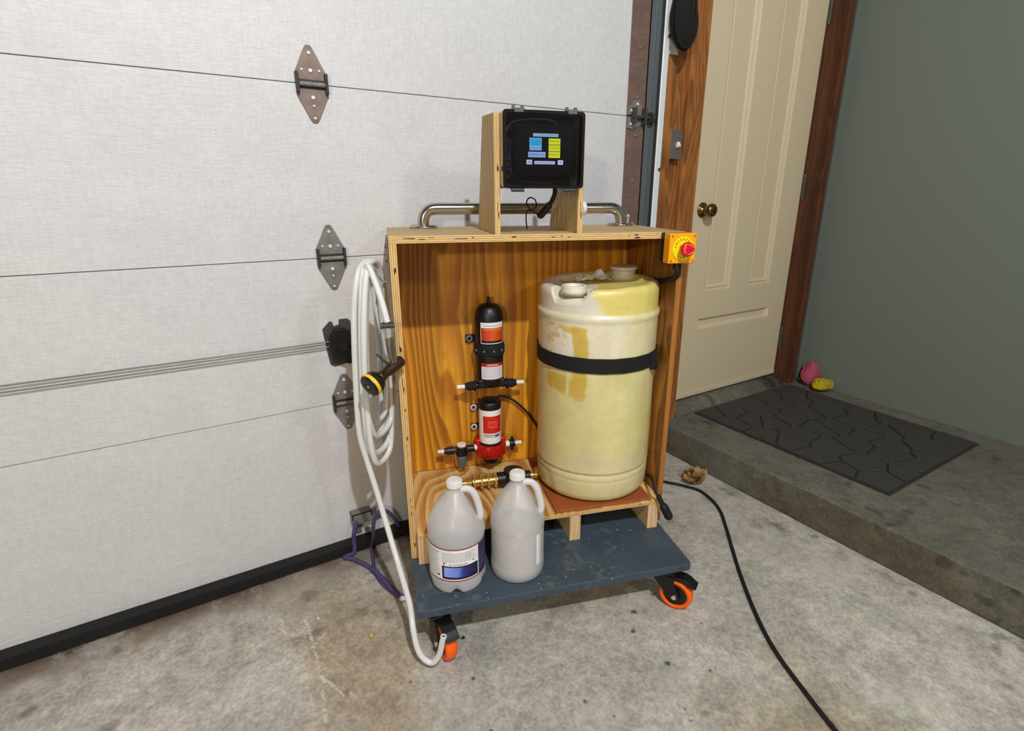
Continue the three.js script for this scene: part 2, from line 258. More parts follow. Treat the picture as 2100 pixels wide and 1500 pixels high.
{ // end hinge with its roller, on the stile
  const h = new THREE.Group(); h.name = 'roller_hinge'; h.position.set(1.118, 1.5623, 0.004); gd.add(h);
  part(h, 'leaf', [extrude(poly([[-0.045, 0.004], [0.04, 0.004], [0.04, 0.02], [0.012, 0.062], [-0.012, 0.062], [-0.045, 0.03]]), 0.004, 0.0008), extrude(poly([[-0.045, -0.004], [-0.045, -0.045], [-0.02, -0.05], [0.03, -0.03], [0.04, -0.004]]), 0.004, 0.0008)], mat.zinc);
  part(h, 'roller', [cyl(0.006, 0.006, 0.09, 0.01, -0.004, 0.022, 'x', 12), cyl(0.021, 0.021, 0.014, 0.062, -0.004, 0.022, 'x', 20), box(-0.03, -0.024, -0.03, 0.03, 0, 0.034, 0.001), box(0.026, 0.032, -0.03, 0.03, 0, 0.034, 0.001)], mat.zincDark);
  for (const [rx, ry] of [[0, 0.045], [-0.03, 0.02], [-0.03, -0.03]]) part(h, 'bolt', cyl(0.006, 0.005, 0.006, rx, ry, 0.006, 'z', 8), mat.bright);
}
{ // centre lock: grey backing plate with tabs, black cover, twin rods running left
  const k = new THREE.Group(); k.name = 'lock'; k.position.set(-0.142, 0.79, 0); gd.add(k);
  part(k, 'backing_plate', extrude(poly([[-0.047, 0.052], [-0.022, 0.076], [-0.014, 0.072], [-0.012, 0.058], [0.006, 0.062], [0.008, 0.079], [0.034, 0.079], [0.044, 0.07], [0.046, -0.05], [0.03, -0.072], [-0.022, -0.078], [-0.034, -0.068], [-0.04, -0.02]]), 0.005, 0.001), mat.zincDark, 'dark grey steel backing plate');
  part(k, 'cover', [extrude(poly([[-0.028, 0.03], [-0.012, 0.05], [0.014, 0.052], [0.046, 0.034], [0.05, 0.01], [0.046, -0.062], [0.014, -0.064], [-0.028, -0.042], [-0.036, 0.0]]), 0.03, 0.003), box(0.018, 0.05, -0.07, -0.03, 0.004, 0.022, 0.003)], mat.black, 'black lock cover').position.z = 0.005;
  part(k, 'latch_knob', [cyl(0.018, 0.015, 0.014, 0.004, -0.004, 0.04, 'z', 20), box(0.018, 0.038, 0.004, 0.012, 0.03, 0.042, 0.002), box(0.022, 0.040, -0.016, -0.008, 0.03, 0.042, 0.002)], mat.blackMatte);
  for (const y of [0.011, -0.006]) part(k, 'lock_rod', cyl(0.0024, 0.0024, 1.2, -0.63, y - 0.0, 0.014, 'x', 8).rotateZ(0.0), mat.zinc);
}
{ // lift handle near the floor
  const k = new THREE.Group(); k.name = 'lift_handle'; k.position.set(-0.132, 0.138, 0); gd.add(k);
  part(k, 'bracket', [box(-0.036, 0.036, 0.012, 0.018, 0, 0.036, 0.001), box(-0.036, 0.036, -0.026, 0.018, 0.032, 0.036, 0.001), box(-0.036, -0.031, -0.03, 0.018, 0, 0.036, 0.001), box(0.031, 0.036, -0.03, 0.018, 0, 0.036, 0.001)], mat.zinc);
  part(k, 'bracket_foot', [box(-0.02, 0.0, -0.082, -0.02, 0.0, 0.006, 0.001), box(0.012, 0.03, -0.085, -0.07, 0.0, 0.012, 0.002)], mat.zinc);
}
// --- jambs and side door
const jl = struct('trim_1');
const board = (par, x0, x1, y0, y1, z0, z1, name = 'board', m = mat.jamb) => part(par, name, tri(box(x0, x1, y0, y1, z0, z1, 0.003), 'y', 0.6, [rnd(), rnd()]), m);
board(jl, 1.222, 1.288, 0, 2.75, -0.01, 0.045); board(jl, 1.2885, 1.392, 0, 2.75, -0.012, 0.006); board(jl, 1.3925, 1.45, 0, 2.75, -0.012, 0.024); board(jl, 1.4525, 1.5, 0, 2.75, -0.12, 0.018);
board(jl, 1.5005, 1.556, 0.15, 2.42, -0.12, -0.062, 'door_stop');
const jr = struct('trim_2');
board(jr, 2.437, 2.50, 0.15, 2.75, -0.12, 0.0, 'board', mat.shadedJamb); board(jr, 2.5005, 2.545, 0.15, 2.75, -0.012, 0.022, 'board', mat.shadedJamb);
board(jr, 1.5, 2.44, 2.395, 2.46, -0.12, 0.0, 'head_board');
const sill = struct('trim_3');
part(sill, 'threshold', tri(extrude(poly([[-0.13, 0.149], [0.03, 0.149], [0.03, 0.160], [-0.02, 0.196], [-0.04, 0.202], [-0.13, 0.202]]), 0.93, 0.002).rotateY(-Math.PI / 2), 'x', 4.2), mat.step).position.x = 2.434;
{ // white panelled door
  const d = struct('door_2'), x0 = 1.5586, x1 = 2.4327, y0 = 0.2106, y1 = 2.39, zf = -0.05;
  const face = poly([[x0, y0], [x1, y0], [x1, y1], [x0, y1]]);
  const holes = [[1.715, 1.908, 0.785, 2.24], [2.075, 2.252, 0.785, 2.24], [1.694, 2.287, 0.585, 0.638]];
  for (const [a, b, c, e] of holes) { const h = new THREE.Path(); h.moveTo(a, c); h.lineTo(a, e); h.lineTo(b, e); h.lineTo(b, c); h.closePath(); face.holes.push(h); }
  part(d, 'door_leaf', extrude(face, 0.04, 0.0015).translate(0, 0, zf - 0.04), mat.whitePaint);
  for (const [a, b, c, e] of holes) {            // raised bead, sloped sides, field
    const s = e - c < 0.1 ? 0.014 : 0.03, z0 = zf - 0.002, z1 = zf - 0.016, P = [], q = (p1, p2, p3, p4) => P.push(...p1, ...p2, ...p3, ...p1, ...p3, ...p4);
    q([a, c, z0], [b, c, z0], [b - s, c + s, z1], [a + s, c + s, z1]); q([b, c, z0], [b, e, z0], [b - s, e - s, z1], [b - s, c + s, z1]);
    q([b, e, z0], [a, e, z0], [a + s, e - s, z1], [b - s, e - s, z1]); q([a, e, z0], [a, c, z0], [a + s, c + s, z1], [a + s, e - s, z1]);
    q([a + s, c + s, z1], [b - s, c + s, z1], [b - s, e - s, z1], [a + s, e - s, z1]);
    const g = new THREE.BufferGeometry(); g.setAttribute('position', new THREE.Float32BufferAttribute(P, 3)); g.computeVertexNormals();
    const pn = part(d, 'door_panel', g, mat.whitePaint);
    if (e - c > 0.1) { const r = 0.0035, m = s * 0.5; part(pn, 'bead', [[a + m, c + m, a + m, e - m], [b - m, c + m, b - m, e - m]].map(([xa, ya, xb, yb]) => cyl(r, r, yb - ya, xa, (ya + yb) / 2, zf - 0.006, 'y', 8)).concat([cyl(r, r, b - a - 2 * m, (a + b) / 2, c + m, zf - 0.006, 'x', 8)]), mat.whitePaint); }
  }
  part(d, 'door_sweep', box(x0 + 0.004, x1 - 0.004, y0 + 0.002, y0 + 0.026, zf, zf + 0.006, 0.002), mat.whitePaint);
  const knob = part(d, 'door_knob', lathe([[0, 0], [0.034, 0], [0.036, 0.004], [0.03, 0.01], [0.014, 0.014], [0.012, 0.03], [0.018, 0.036], [0.029, 0.046], [0.032, 0.057], [0.029, 0.067], [0.02, 0.073], [0, 0.0745]], 32).rotateX(Math.PI / 2), mat.oldBrass, 'aged brass door knob');
  knob.position.set(1.636, 1.188, zf); part(knob, 'key_plate', cyl(0.012, 0.011, 0.003, 0, 0, 0.0755, 'z', 16), mat.bronze);
  for (const y of [0.44, 1.3, 2.15]) { const h = part(d, 'door_hinge', [box(2.4335, 2.4365, y - 0.055, y + 0.055, -0.055, -0.03, 0.001), cyl(0.008, 0.008, 0.11, 2.435, y, -0.04, 'y', 12)], mat.zincDark, 'dark steel butt hinge'); part(h, 'hinge_pin', cyl(0.005, 0.005, 0.124, 2.435, y, -0.04, 'y', 10), mat.zinc); }
}
// --- vertical door track
{
  const t = thing('door_track', 'galvanised vertical roller track beside the brown overhead door edge', 'track', [1.2, 0, 0]);
  part(t, 'channel', tri(merge([box(-0.03, 0.02, 0.02, 2.6, 0.0045, 0.0065, 0.0005), box(0.0175, 0.02, 0.02, 2.6, 0.0045, 0.062, 0.0005), box(-0.002, 0.003, 0.02, 2.6, 0.008, 0.016, 0.0005)]), 'y', 0.4), mat.trackShaded, 'track channel coloured dark for the shade inside it');
  part(t, 'flange', tri(merge([box(-0.0075, 0.0205, 0.02, 2.6, 0.0585, 0.062, 0.001), cyl(0.0035, 0.0035, 2.58, -0.0075, 1.31, 0.0585, 'y', 8)]), 'y', 0.3), mat.bright, 'bright galvanised front flange');
  for (const y of [0.3, 0.95, 1.36, 1.85]) part(t, 'track_bolt', cyl(0.007, 0.007, 0.006, 0.012, y, 0.0645, 'z', 6), mat.zincDark);
}
{ // switch box
  const s = thing('light_switch', 'grey metal switch box with a white toggle on the wooden jamb', 'switch', [1.322, 1.463, 0.0065]);
  part(s, 'switch_box', box(-0.033, 0.033, -0.057, 0.057, 0, 0.034, 0.004), mat.grayPlastic);
  part(s, 'cover_plate', box(-0.0335, 0.0335, -0.058, 0.058, 0.0345, 0.037, 0.001), M({ color: 0x77726c, roughness: 0.4, metalness: 0.5 }));
  part(s, 'toggle', mv(new RoundedBoxGeometry(0.013, 0.022, 0.018, 2, 0.003), 0.004, -0.002, 0.044, -0.5), mat.white, 'white toggle lever');
}
{ // sheet of paper and the black hat over it
  const s = tag(part(scene, 'paper_sheet', box(1.205, 1.286, 1.795, 2.1, 0.0457, 0.0472, 0.0003), mat.paper), 'white paper sheet pinned to the jamb behind the black hat', 'paper');
  s.castShadow = true;
  const h = thing('hat', 'black felt hat hanging at the top of the wooden jamb', 'hat', [1.245, 1.80, 0.1]);
  const pts = [[0, 0], [0.022, 0.004], [0.048, 0.03], [0.062, 0.07], [0.06, 0.11], [0.048, 0.16], [0.036, 0.21], [0.03, 0.26], [0.026, 0.30], [0, 0.31]];
  const g = lathe(pts, 32), p = g.attributes.position;
  for (let i = 0; i < p.count; i++) { const x = p.getX(i), y = p.getY(i), z = p.getZ(i), n = 1 + 0.10 * Math.sin(3 * Math.atan2(z, x) + y * 14) * sstep(0.02, 0.12, y); p.setXYZ(i, x * n, y - 0.02 * (x / 0.06), z * 0.62 * n); }
  g.computeVertexNormals(); part(h, 'crown', g, mat.hat);
  part(h, 'brim', tube([[-0.03, 0.30, 0.01], [-0.058, 0.12, 0.018], [-0.05, 0.05, 0.02], [-0.015, 0.005, 0.02], [0.03, 0.02, 0.02], [0.056, 0.08, 0.018], [0.05, 0.16, 0.012], [0.03, 0.30, 0.01]], 0.006, 60, 8), mat.hat);
  part(h, 'hanging_loop', tube([[0, 0.30, 0], [-0.006, 0.34, -0.02], [0, 0.37, -0.05], [0.006, 0.34, -0.03], [0, 0.30, 0]], 0.003, 24, 6), mat.hat);
}
{ // rubber mat with a moulded flagstone pattern
  const X0 = 1.632, X1 = 2.47, Z0 = 0.032, Z1 = 1.0, Y = 0.1495;
  const t = thing('doormat', 'dark rubber doormat with a moulded flagstone pattern on the concrete step', 'doormat', [(X0 + X1) / 2, Y, (Z0 + Z1) / 2]);
  const W = (X1 - X0) / 2, D = (Z1 - Z0) / 2; part(t, 'mat_base', box(-W, W, 0, 0.006, -D, D, 0.003), mat.matRubber);
  const r = mulberry(21), seeds = []; for (let i = 0; i < 6; i++) for (let j = 0; j < 7; j++) seeds.push([-W + (i + 0.5 + (r() - 0.5) * 0.8) * 2 * W / 6, -D + (j + 0.5 + (r() - 0.5) * 0.8) * 2 * D / 7]);
  seeds.forEach((s, i) => {
    let P = [[-W + 0.012, -D + 0.012], [W - 0.012, -D + 0.012], [W - 0.012, D - 0.012], [-W + 0.012, D - 0.012]];
    seeds.forEach((q, j) => { if (i === j) return; const mx = (s[0] + q[0]) / 2, mz = (s[1] + q[1]) / 2, nx = q[0] - s[0], nz = q[1] - s[1], L = Math.hypot(nx, nz), off = -0.005, side = (p) => ((p[0] - mx) * nx + (p[1] - mz) * nz) / L - off, out = [];
      for (let k = 0; k < P.length; k++) { const a = P[k], b = P[(k + 1) % P.length], da = side(a), db = side(b); if (da <= 0) out.push(a); if ((da < 0) !== (db < 0)) { const f = da / (da - db); out.push([lerp(a[0], b[0], f), lerp(a[1], b[1], f)]); } } P = out; });
    if (P.length < 3) return;
    const g = tri(extrude(poly(P.map(([x, z]) => [x, -z])), 0.005 + 0.003 * r(), 0.0015).rotateX(-Math.PI / 2), 'x', 0.4, [r(), r()]);
    part(t, 'stone', g, mat.matStone).position.y = 0.0055;
  });
}
{ // purple strap: one doubled rope on the floor, the other end over the lift handle
  const t = thing('pull_rope', 'purple braided pull rope looped over the lift handle and lying on the floor', 'rope', [-0.13, 0, 0.03]);
  const L = (pts, r) => { const g = plain(capped(pts.map(([x, y, z]) => [x + 0.13, y, z - 0.03]), r, pts.length * 10, 8)); const uv = g.attributes.uv; for (let i = 0; i < uv.count; i++) uv.setXY(i, uv.getX(i) * 6, uv.getY(i)); return g; };
  part(t, 'rope_end', [L([[-0.158, 0.125, 0.043], [-0.17, 0.09, 0.046], [-0.172, 0.05, 0.04], [-0.178, 0.012, 0.05], [-0.215, 0.009, 0.055], [-0.185, 0.009, 0.09], [-0.15, 0.009, 0.17], [-0.14, 0.009, 0.26], [-0.125, 0.009, 0.32], [-0.108, 0.009, 0.362]], 0.008)], mat.rope);
  part(t, 'rope_strand', [L([[-0.152, 0.022, 0.19], [-0.138, 0.022, 0.25], [-0.128, 0.02, 0.31], [-0.11, 0.014, 0.364]], 0.008), L([[-0.113, 0.01, 0.04], [-0.118, 0.008, 0.07], [-0.135, 0.008, 0.14], [-0.15, 0.012, 0.19]], 0.006)], mat.rope);
  part(t, 'rope_loop', [L([[-0.113, 0.01, 0.04], [-0.103, 0.05, 0.042], [-0.092, 0.12, 0.043], [-0.075, 0.145, 0.045], [-0.045, 0.135, 0.04], [-0.02, 0.1, 0.035], [0.0, 0.05, 0.03]], 0.007)], mat.rope);
  part(t, 'rope_tip', [[-0.113, 0.015, 0.372], [-0.101, 0.01, 0.37]].map(([x, y, z]) => mv(new THREE.SphereGeometry(0.0085, 12, 8), x + 0.13, y, z - 0.03)), mat.white, 'frayed white rope tips');
}
{ // extension cord on the floor
  const pts = [[1.02, 0.006, 0.05], [1.10, 0.006, 0.17], [1.157, 0.006, 0.27], [1.215, 0.006, 0.36], [1.2415, 0.006, 0.44], [1.20, 0.006, 0.56], [1.11, 0.006, 0.67], [1.0318, 0.006, 0.7552], [0.92, 0.006, 0.88], [0.8075, 0.006, 1.02], [0.735, 0.006, 1.13], [0.6813, 0.006, 1.2476], [0.62, 0.006, 1.42], [0.58, 0.006, 1.65], [0.6, 0.006, 1.9]];
  tag(part(scene, 'extension_cord', capped(pts, 0.0062, 200, 10), mat.rubberBlack), 'long black extension cord curving over the floor to the right of the cart', 'cord');
}
{ // dry leaf clump, bits on the floor
  const sheets = []; const q = mulberry(17);
  for (let k = 0; k < 6; k++) {
    const g = new THREE.PlaneGeometry(0.062 + 0.02 * q(), 0.04 + 0.02 * q(), 14, 10).rotateX(-Math.PI / 2), p = g.attributes.position, ph = q() * 9;
    for (let i = 0; i < p.count; i++) { const x = p.getX(i), z = p.getZ(i), e = 1 - 0.55 * Math.pow(Math.abs(x) / 0.04, 2); p.setXYZ(i, x, 0.010 + 0.34 * Math.abs(z) + 0.012 * Math.sin(x * 90 + ph) + 0.010 * vn(x * 120 + ph, z * 120, 207), z * Math.max(0.25, e)); }
    g.rotateZ((q() - 0.5) * 0.9); mv(g, (q() - 0.5) * 0.05, 0.012 + 0.008 * k * 0.6, (q() - 0.5) * 0.035, 0, q() * 6.28); g.computeVertexNormals(); sheets.push(g);
  }
  const lg = merge(sheets); lg.computeBoundingBox(); lg.translate(0, -lg.boundingBox.min.y, 0);
  const l = tag(part(scene, 'dry_leaf', lg, mat.leaf), 'crumpled brown dry leaf on the floor below the concrete step', 'leaf'); l.position.set(1.30, 0.0005, 0.35); l.rotation.y = 0.3; l.scale.setScalar(1.3);
  const bit = (name, label, x, z, s, m) => { const q = new THREE.DodecahedronGeometry(s, 0); q.scale(1, 0.45, 0.8); const o = tag(part(scene, numbered(name), q, m), label, 'debris'); o.position.set(x, s * 0.42, z); o.rotation.y = x * 31; };
  bit('paint_chip', 'small yellow chip lying on the floor left of the cart', -0.24, 0.457, 0.006, mat.yellowBand);
  bit('glass_chip', 'dark green chip on the floor right of the front caster', -0.012, 0.611, 0.0065, M({ color: 0x12301c, roughness: 0.4 }));
  bit('plaster_chip', 'tiny white chip on the floor near the overhead door', -0.359, 0.301, 0.005, mat.white);
}
{ // cloth heap at the foot of the right jamb
  const blob = (w, h, d, s) => { const g = new THREE.IcosahedronGeometry(1, 4), p = g.attributes.position; for (let i = 0; i < p.count; i++) { const x = p.getX(i), y = p.getY(i), z = p.getZ(i), n = 0.75 + 0.5 * fbm(x * 2 + 5, z * 2 + y * 3, 3, s); p.setXYZ(i, x * n * w, Math.max(0, (y * 0.5 + 0.5) * n * h), z * n * d); } g.computeVertexNormals(); return g; };
  const a = tag(part(scene, 'pink_cloth', blob(0.06, 0.15, 0.05, 301), mat.pink), 'pink cloth bundle at the foot of the right door jamb', 'cloth'); a.position.set(2.575, 0.1495, 0.10);
  const b = tag(part(scene, 'yellow_cloth', blob(0.08, 0.065, 0.05, 305), mat.yellowCloth), 'yellow cloth bundle on the step beside the pink one', 'cloth'); b.position.set(2.545, 0.158, 0.20);
}
// --- lamps
function pointLamp(parent, L, x, y, z) { const p = new THREE.PointLight(L.color, L.power, 0, 2); p.position.set(x, y, z); p.castShadow = true; p.shadow.radius = L.radius; p.shadow.bias = -0.001; parent.add(p); return p; }
const glow = (c, k) => M({ color: 0xffffff, emissive: c, emissiveIntensity: k, roughness: 0.4 });
{
  const L = LIGHT.bulb, t = thing('ceiling_lamp', 'bare bulb in a white porcelain holder on the ceiling', 'lamp', [L.pos[0], 3.45, L.pos[2]]);
  part(t, 'lamp_holder', lathe([[0, 0], [0.06, 0], [0.058, -0.02], [0.035, -0.035], [0.024, -0.08], [0.024, -0.12], [0, -0.12]], 32), mat.white);
  const y = L.pos[1] - 3.45; part(t, 'bulb', lathe([[0, y - 0.042], [0.02, y - 0.038], [0.038, y - 0.018], [0.042, y], [0.038, y + 0.02], [0.026, y + 0.06], [0.014, y + 0.1], [0.013, y + 0.13]], 32), glow(L.color, 4)).castShadow = false;
  pointLamp(t, L, 0, y, 0);
}
{
  const L = LIGHT.globe, t = thing('globe_lamp', 'opal globe lamp hanging from the ceiling further back', 'lamp', [L.pos[0], 3.45, L.pos[2]]);
  part(t, 'lamp_base', lathe([[0, 0], [0.08, 0], [0.08, -0.02], [0.012, -0.05], [0.012, -0.86], [0.05, -0.865], [0.05, -0.885], [0, -0.885]], 32), mat.white);
  part(t, 'globe', mv(new THREE.SphereGeometry(0.12, 32, 20), 0, L.pos[1] - 3.45, 0), glow(L.color, 3)).castShadow = false;
  pointLamp(t, L, 0, L.pos[1] - 3.45, 0);
}
{
  const L = LIGHT.lamp, t = thing('work_lamp', 'warm globe work lamp on a black stand at the left', 'lamp', [L.pos[0], 0, L.pos[2]]);
  part(t, 'lamp_base', lathe([[0, 0], [0.16, 0], [0.16, 0.012], [0.03, 0.03], [0, 0.03]], 32), mat.black);
  part(t, 'pole', cyl(0.012, 0.012, L.pos[1] - 0.1, 0, (L.pos[1] - 0.1) / 2 + 0.01, 0, 'y', 14), mat.black);
  part(t, 'bulb', mv(new THREE.SphereGeometry(0.08, 28, 18), 0, L.pos[1], 0), glow(L.color, 3)).castShadow = false;
  pointLamp(t, L, 0, L.pos[1], 0);
}
// ================================================================ the cart (local x = u, y = up, z = -w)
const cart = onCart('utility_cart', 'open plywood cabinet cart on a slate blue dolly with orange wheels', 'cart', 0, 0, 0);
{
  const W = 0.8476, r = 0.012, s = new THREE.Shape();
  s.moveTo(r, 0); s.lineTo(W - r, 0); s.quadraticCurveTo(W, 0, W, r); s.lineTo(W, 0.62 - r); s.quadraticCurveTo(W, 0.62, W - r, 0.62); s.lineTo(r, 0.62); s.quadraticCurveTo(0, 0.62, 0, 0.62 - r); s.lineTo(0, r); s.quadraticCurveTo(0, 0, r, 0);
  part(cart, 'dolly_board', tri(extrude(s, 0.027, 0.003, 2).rotateX(-Math.PI / 2).translate(0, 0.1366, 0), 'x', 0.9, [0.02, 0.69]), mat.slate, 'slate blue painted dolly board');
  for (const [u, l] of [[0.0195, 1], [0.511, 2], [0.7922, 3]]) part(cart, 'runner', tri(box(u, u + 0.038, 0.1638, 0.2582, -0.585, -0.2, 0.002), 'z', 0.2, [l * 0.3, 0.2]), mat.pine, 'pale pine runner under the shelf');
  part(cart, 'shelf', ply(0.019, 0.8385, 0.2584, 0.2717, -0.597, -0.198, 'z', 0.9, [0.05, 0.3]), [mat.shelf, mat.edge], 'light plywood shelf with bold grain');
  part(cart, 'side_panel', ply(-0.0015, 0.0185, 0.1638, 1.1386, -0.609, -0.2348, 'y', 0.9, [0.2, 0.05]), [mat.stain, mat.edge]);
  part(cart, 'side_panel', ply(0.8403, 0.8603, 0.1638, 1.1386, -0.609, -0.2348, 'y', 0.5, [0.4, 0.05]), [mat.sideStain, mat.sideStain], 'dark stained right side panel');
  part(cart, 'back_panel', ply(0.0187, 0.8401, 0.2719, 1.1386, -0.6085, -0.5972, 'y', 0.9, [0.03, 0.04]), [mat.stain, mat.edge], 'orange stained back panel');
  const top = part(cart, 'top_panel', ply(-0.0015, 0.8603, 1.1388, 1.1581, -0.61, -0.2345, 'x', 0.9, [0.1, 0.3]), [mat.top, mat.edge], 'pale plywood top');
  part(top, 'knot_hole', mv(new THREE.SphereGeometry(1, 14, 8).scale(0.010, 0.0022, 0.0012), 0.703, 1.1432, -0.2343), mat.blackMatte, 'dark oval void in the front edge');
  const bolt = (x, y, z) => part(cart, 'bolt', cyl(0.007, 0.006, 0.012, x, y, z, 'x', 8), mat.black); bolt(0.866, 0.655, -0.26);
  // grab bar
  const bar = part(cart, 'push_handle', tube([[0.114, 1.159, -0.56], [0.114, 1.178, -0.56], [0.118, 1.196, -0.56], [0.131, 1.211, -0.56], [0.150, 1.2165, -0.56], [0.2, 1.217, -0.56], [0.45, 1.217, -0.56], [0.71, 1.217, -0.56], [0.755, 1.2165, -0.56], [0.774, 1.211, -0.56], [0.787, 1.196, -0.56], [0.791, 1.178, -0.56], [0.791, 1.159, -0.56]], 0.0185, 140, 20, false, 0.35), mat.steel, 'brushed stainless grab bar');
  for (const u of [0.114, 0.791]) part(bar, 'flange', mv(lathe([[0, 0], [0.044, 0], [0.045, 0.004], [0.042, 0.009], [0.022, 0.012], [0.0, 0.012]], 36), u, 1.1582, -0.56), mat.steel);
  part(bar, 'cable_tie', mv(new THREE.TorusGeometry(0.0195, 0.0035, 8, 28).rotateY(Math.PI / 2).scale(2.2, 1, 1), 0.652, 1.217, -0.56), mat.white, 'white plastic tie round the bar');
  part(cart, 'wing_screw', [cyl(0.004, 0.004, 0.03, 0.815, 1.172, -0.55, 'y', 10), mv(new RoundedBoxGeometry(0.03, 0.007, 0.006, 1, 0.002), 0.818, 1.165, -0.535, 0, 0.4), mv(new THREE.SphereGeometry(0.007, 10, 8), 0.815, 1.19, -0.55)], mat.chrome, 'small bright wing screw');
  // display stand
  const side = (u0, u1, tilt) => { const g = extrude(poly([[0.236, 1.1583], [0.505, 1.1583], [0.40, 1.472], [0.236, 1.462]]), u1 - u0, 0.001).rotateY(Math.PI / 2); return tri(g.translate(u0, 0, 0), 'y', 0.25, [u0, 0.1]); };
  const dual = (g) => { const p = g.attributes.position, n = g.attributes.normal, face = [], edge = [], uv = g.attributes.uv; for (let i = 0; i < p.count; i += 3) { const ex = Math.abs(n.getX(i)) < 0.6; (ex ? edge : face).push(i, i + 1, i + 2); if (ex) for (let j = 0; j < 3; j++) uv.setXY(i + j, (p.getX(i + j) - g.userData.u0) / 0.0165, (p.getY(i + j) + p.getZ(i + j)) / 1.2); } g.setIndex([...face, ...edge]); g.addGroup(0, face.length, 0); g.addGroup(face.length, edge.length, 1); return g; };
  for (const [a, b] of [[0.2815, 0.2975], [0.5165, 0.5325]]) { const g = side(a, b); g.userData.u0 = a; part(cart, 'stand_side', dual(g), [mat.stand, mat.edge], 'tapered plywood stand side'); }
  part(cart, 'stand_rail', tri(box(0.2978, 0.5162, 1.30, 1.45, -0.34, -0.325, 0.001), 'x', 0.25), mat.stand);
  // casters
  function caster(u, w, yaw, brake) {
    const c = new THREE.Group(); c.name = 'caster'; c.position.set(u, 0, -w); c.rotation.y = yaw; cart.add(c);      // local +z = rolling direction, wheel offset forward
    const off = 0.038, R = 0.053;
    part(c, 'mount_plate', [box(-0.034, 0.034, 0.131, 0.1364, -0.034, 0.034, 0.002), cyl(0.026, 0.03, 0.014, 0, 0.124, 0, 'y', 24)], mat.black);
    const tyre = lathe([[0.036, -0.017], [0.046, -0.0175], [0.051, -0.013], [0.0532, -0.006], [0.0535, 0], [0.0532, 0.006], [0.051, 0.013], [0.046, 0.0175], [0.036, 0.017], [0.036, -0.017]], 48).rotateZ(Math.PI / 2).translate(0, R + 0.0006, off);
    const tw = part(c, 'wheel', tyre, mat.orange, 'orange polyurethane tyre');
    part(tw, 'wheel_hub', [cyl(0.0362, 0.0362, 0.028, 0, R, off, 'x', 36), cyl(0.016, 0.012, 0.012, -0.02, R, off, 'x', 20), cyl(0.012, 0.016, 0.012, 0.02, R, off, 'x', 20)], mat.black, 'black wheel hub');
    const cheek = poly([[-0.028, 0.121], [-0.03, 0.1], [off - 0.018, R - 0.01], [off - 0.01, R - 0.02], [off + 0.01, R - 0.02], [off + 0.018, R - 0.006], [0.034, 0.1], [0.03, 0.121]].map(([z, y]) => [-z, y]));
    part(c, 'fork', [...[-1, 1].map((s) => mv(extrude(cheek, 0.004, 0.0008), 0, 0, -0.002).rotateY(Math.PI / 2).translate(s * 0.0235, 0, 0)), box(-0.0255, 0.0255, 0.112, 0.1175, -0.03, 0.034, 0.002)], mat.black, 'black steel fork');
    part(c, 'axle_bolt', cyl(0.008, 0.007, 0.062, 0, R, off, 'x', 6), mat.chrome, 'bright axle bolt');
    if (brake) {
      const ped = extrude(poly([[0.028, 0.121], [0.03, 0.114], [0.056, 0.111], [0.076, 0.1], [0.092, 0.096], [0.1, 0.101], [0.09, 0.107], [0.078, 0.116], [0.06, 0.123]].map(([z, y]) => [-z, y])), 0.04, 0.002, 2).rotateY(Math.PI / 2).translate(-0.02, 0, 0);
      part(c, 'brake_pedal', [ped, box(-0.019, 0.019, 0.106, 0.12, 0.02, 0.06, 0.004)], mat.black, 'black brake pedal');
    }
    return c;
  }
  caster(0.062, 0.034, 0.3, true); caster(0.781, 0.036, 0.8, true); caster(0.075, 0.565, 2.6, false); caster(0.785, 0.565, 2.2, false);
}
